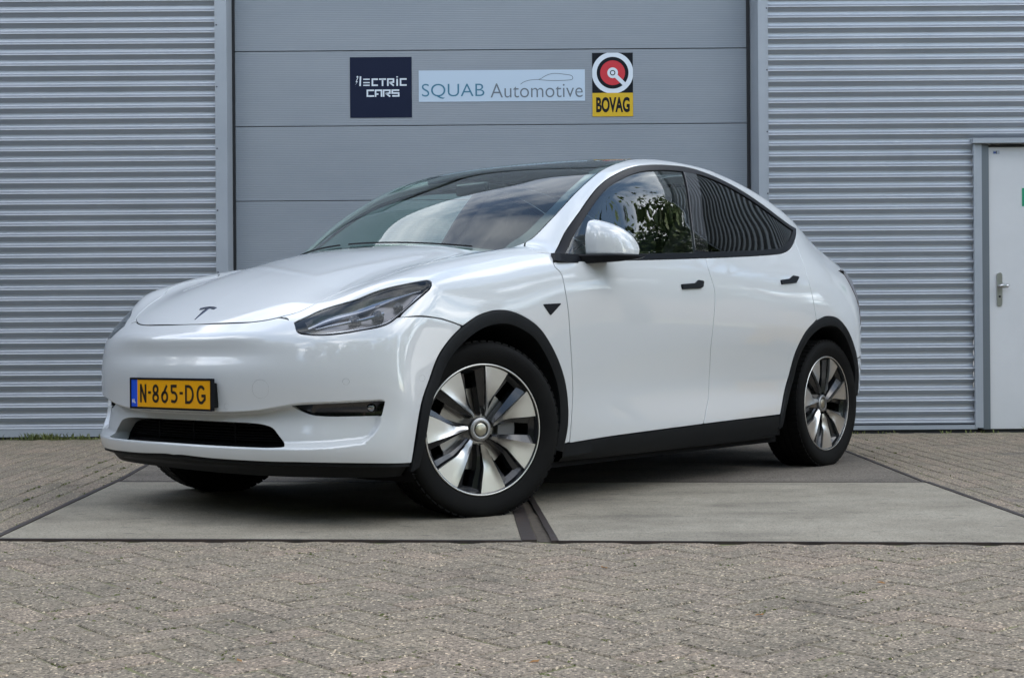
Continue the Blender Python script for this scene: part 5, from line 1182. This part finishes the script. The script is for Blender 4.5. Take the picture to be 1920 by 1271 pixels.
# ---------------------------------------------------------------- surroundings of the yard; hedge and pallet truck are added for reflections
def build_surroundings():
    rs=random.Random(5); BK=mat('bark',(.06,.045,.035),.9); LV=mat('tree_leaves',(.05,.085,.02),.6); noise_col(LV,[(.025,.05,.012),(.05,.085,.02),(.085,.12,.03)],1.3,6)
    def tree_mesh(seed,h,r,n):
        q=random.Random(seed); V=[];F=[]
        def limb(a,b,ra,rb,k=7):
            a=np.array(a,float);b=np.array(b,float); d=(b-a)/np.linalg.norm(b-a); u=np.cross(d,[.3,.9,.1]);u/=np.linalg.norm(u);w=np.cross(d,u); s=len(V)
            for p,rr in ((a,ra),(b,rb)):
                for i in range(k): t=2*math.pi*i/k; V.append(tuple(p+u*rr*math.cos(t)+w*rr*math.sin(t)))
            for i in range(k): F.append((s+i,s+(i+1)%k,s+k+(i+1)%k,s+k+i))
        limb((0,0,0),(.1,0,h*.32),.22,.16); limb((.1,0,h*.32),(0,.15,h*.7),.16,.07); cl=[]
        for i in range(26):
            a=q.uniform(0,6.3); z=q.uniform(.30,.95)*h; rr=r*math.sqrt(max(.05,1-((z/h-.60)/.42)**2))*q.uniform(.45,1.0); e=(math.cos(a)*rr,math.sin(a)*rr,z); limb((0,.05,min(z*.8,h*.68)),e,.06,.02,5); cl.append((e,q.uniform(.55,1.15)))
        tv,tf=V,F; V2=[];F2=[]
        for i in range(n):
            c,s=q.choice(cl); p=np.array([c[0]+q.gauss(0,s*.5),c[1]+q.gauss(0,s*.5),c[2]+q.gauss(0,s*.42)]); a=np.array([q.gauss(0,1) for _ in range(3)]); a/=np.linalg.norm(a); b=np.cross(a,[q.gauss(0,1) for _ in range(3)]); b/=np.linalg.norm(b); L_=q.uniform(.05,.10) if n>20000 else q.uniform(.08,.16); w=L_*.55; k=len(V2)
            V2+=[tuple(p-a*L_),tuple(p+b*w),tuple(p+a*L_),tuple(p-b*w)]; F2.append((k,k+1,k+2,k+3))
        return mesh('trunk',tv,tf,True),mesh('crown',V2,F2)
    kinds=[tree_mesh(1,9.5,3.2,42000),tree_mesh(2,8.0,2.6,10000)]
    for a,b in kinds: a.materials.append(BK); b.materials.append(LV)
    T_=[(13.1,12.2,0,.88,'leafy green tree beyond the right end of the hall, reflected in the front side window'),
    (14.6,9.9,0,.95,'tall leafy tree beyond the right end of the hall, nearer the yard than its neighbour'),
    (15.5,-3.5,1,1.0,'green tree at the right side of the yard, nearest the brick workshop'),(-13,8.2,1,.82,'green tree at the left end of the hall wall'),
    (-13.5,3,0,.85,'broad green tree at the left side of the yard'),(-13,-3,1,1.0,'green tree at the left side, opposite the hall'),(-8.5,-8,0,.9,'green tree behind the camera, leftmost of the row across the yard'),
    (-2.5,-9.5,1,1.1,'bushy green tree behind the camera, second of the row across the yard'),(3.5,-9.5,0,.95,'tall green tree straight behind the camera'),(9.5,-8,1,1.05,'green tree behind the camera, rightmost of the row across the yard'),(-20,-6,1,1.2,'green tree in the far left corner of the yard')]
    for i,(x,y,k,s,lab) in enumerate(T_):
        t=empty('leafy_tree',(x,y,0),rs.uniform(0,6)); t.scale=(s,s,s); tag(t,lab,'tree')
        link('trunk',kinds[k][0],None,t); link('crown',kinds[k][1],None,t)
    BR=mat('brown_brick_wall',(.14,.085,.06),.85); noise_col(BR,[(.11,.065,.045),(.17,.105,.075)],6,8); WG=mat('far_window',(.03,.04,.05),.1,0,1); RF=mat('dark_roof',(.04,.04,.045),.8); WF=mat('white_window_frame',(.6,.6,.6),.6)
    B=empty('brick_office',(0,-24,0)); tag(B,'low brown brick office building across the yard behind the camera','building')
    MB().box((-28,0,0),(28,.35,7.2)).obj('wall',BR,B); MB().box((-28.3,-8,7.2),(28.3,.6,7.5)).obj('roof',RF,B); MB().box((-28,-8,0),(-27.7,0,7.2)).obj('wall',BR,B); MB().box((27.7,-8,0),(28,0,7.2)).obj('wall',BR,B)
    for z in (1.0,4.2):
        for i in range(14):
            x=-26+i*4; f_=MB().box((x-.08,.36,z-.08),(x+2.28,.40,z+1.58)).obj('window',WF,B); MB().box((x,.401,z),(x+2.2,.42,z+1.5)).obj('pane',WG,f_)
    WGm=mat('dark_brick_wall',(.10,.085,.075),.85); noise_col(WGm,[(.08,.065,.058),(.125,.105,.09)],1.5,8)
    B2=empty('side_building',(24,-9,0)); tag(B2,'low dark brick workshop with a flat roof far to the right of the yard','building')
    MB().box((0,0,0),(9,30,4.0)).obj('wall',WGm,B2); MB().box((-.2,-.2,4.0),(9.2,30.2,4.25)).obj('roof',RF,B2)
    for y in (1.5,6.0,10.5): f_=MB().box((-.05,y,.02),(-.001,y+3,3.4)).obj('door',WF,B2)
    YM=mat('machine_yellow',(.62,.33,.02),.35,0,.4,.1); BLm=mat('machine_black',(.02,.02,.02),.6)
    PT=empty('added_pallet_truck',(5.6,8.9,0),R_(200)); tag(PT,'yellow hand pallet truck added out of view to reflect in the car doors','pallet truck')  # unseen, made up to give the doors a warm yellow reflection
    for y in (-.19,.19): MB().box((0,y-.08,.085),(1.15,y+.08,.135)).obj('fork',YM,PT,bevel=.01)
    MB().box((-.32,-.27,.09),(.0,.27,.62)).obj('pump_body',YM,PT,bevel=.04)
    for x,y in ((-.2,-.1),(-.2,.1),(1.0,-.19),(1.0,.19)): V,F=lathe([(.001,-.03),(.085,-.03),(.085,.03),(.001,.03)],20); o=link('wheel',fixn(mesh('wheel',V,F)),BLm,PT); o.location=(x,y,.085)
    for y in (-.03,.03): h_=MB().box((-.02,y-.012,0),(.02,y+.012,.85)).obj('handle_bar',YM,PT); h_.location=(-.3,0,.5); h_.rotation_euler=(0,-.35,0)
    h_=MB().box((-.03,-.16,.84),(.03,.16,.92)).obj('handle_grip',BLm,PT,bevel=.015); h_.location=(-.3,0,.5); h_.rotation_euler=(0,-.35,0)
    HG=mat('hedge_leaves',(.035,.06,.018),.8); V=[];F=[]
    core=MB().box((-18,-12.2,0),(18,-11.8,5.4)).box((-15.7,-12,0),(-15.3,10.4,5.4))  # opaque core of the added hedge, blocks low sky from the bumper's reflection
    for i in range(42000):
        q=rs.random()<.62; u=rs.uniform(-18,18) if q else rs.uniform(-12,10.4); z=rs.uniform(0,5.8)+.12*math.sin(u*3); w=rs.gauss(0,.3); x,y=(u,-12+w) if q else (-15.5+w,u); a=rs.uniform(0,3.1); b_=rs.uniform(-.8,.8); L_=.12; k=len(V); dx,dy=math.cos(a)*L_,math.sin(a)*L_
        V+=[(x-dx,y-dy,z-b_*.05),(x,y,z+L_*.6),(x+dx,y+dy,z+b_*.05),(x,y,z-L_*.6)]; F.append((k,k+1,k+2,k+3))
    k=len(V); V+=core.V; F+=[tuple(i+k for i in q) for q in core.F]
    h=link('hedge',mesh('hedge',V,F),HG); tag(h,'tall green hedge added behind the camera to darken the low reflections','hedge',kind='stuff')
build_surroundings()
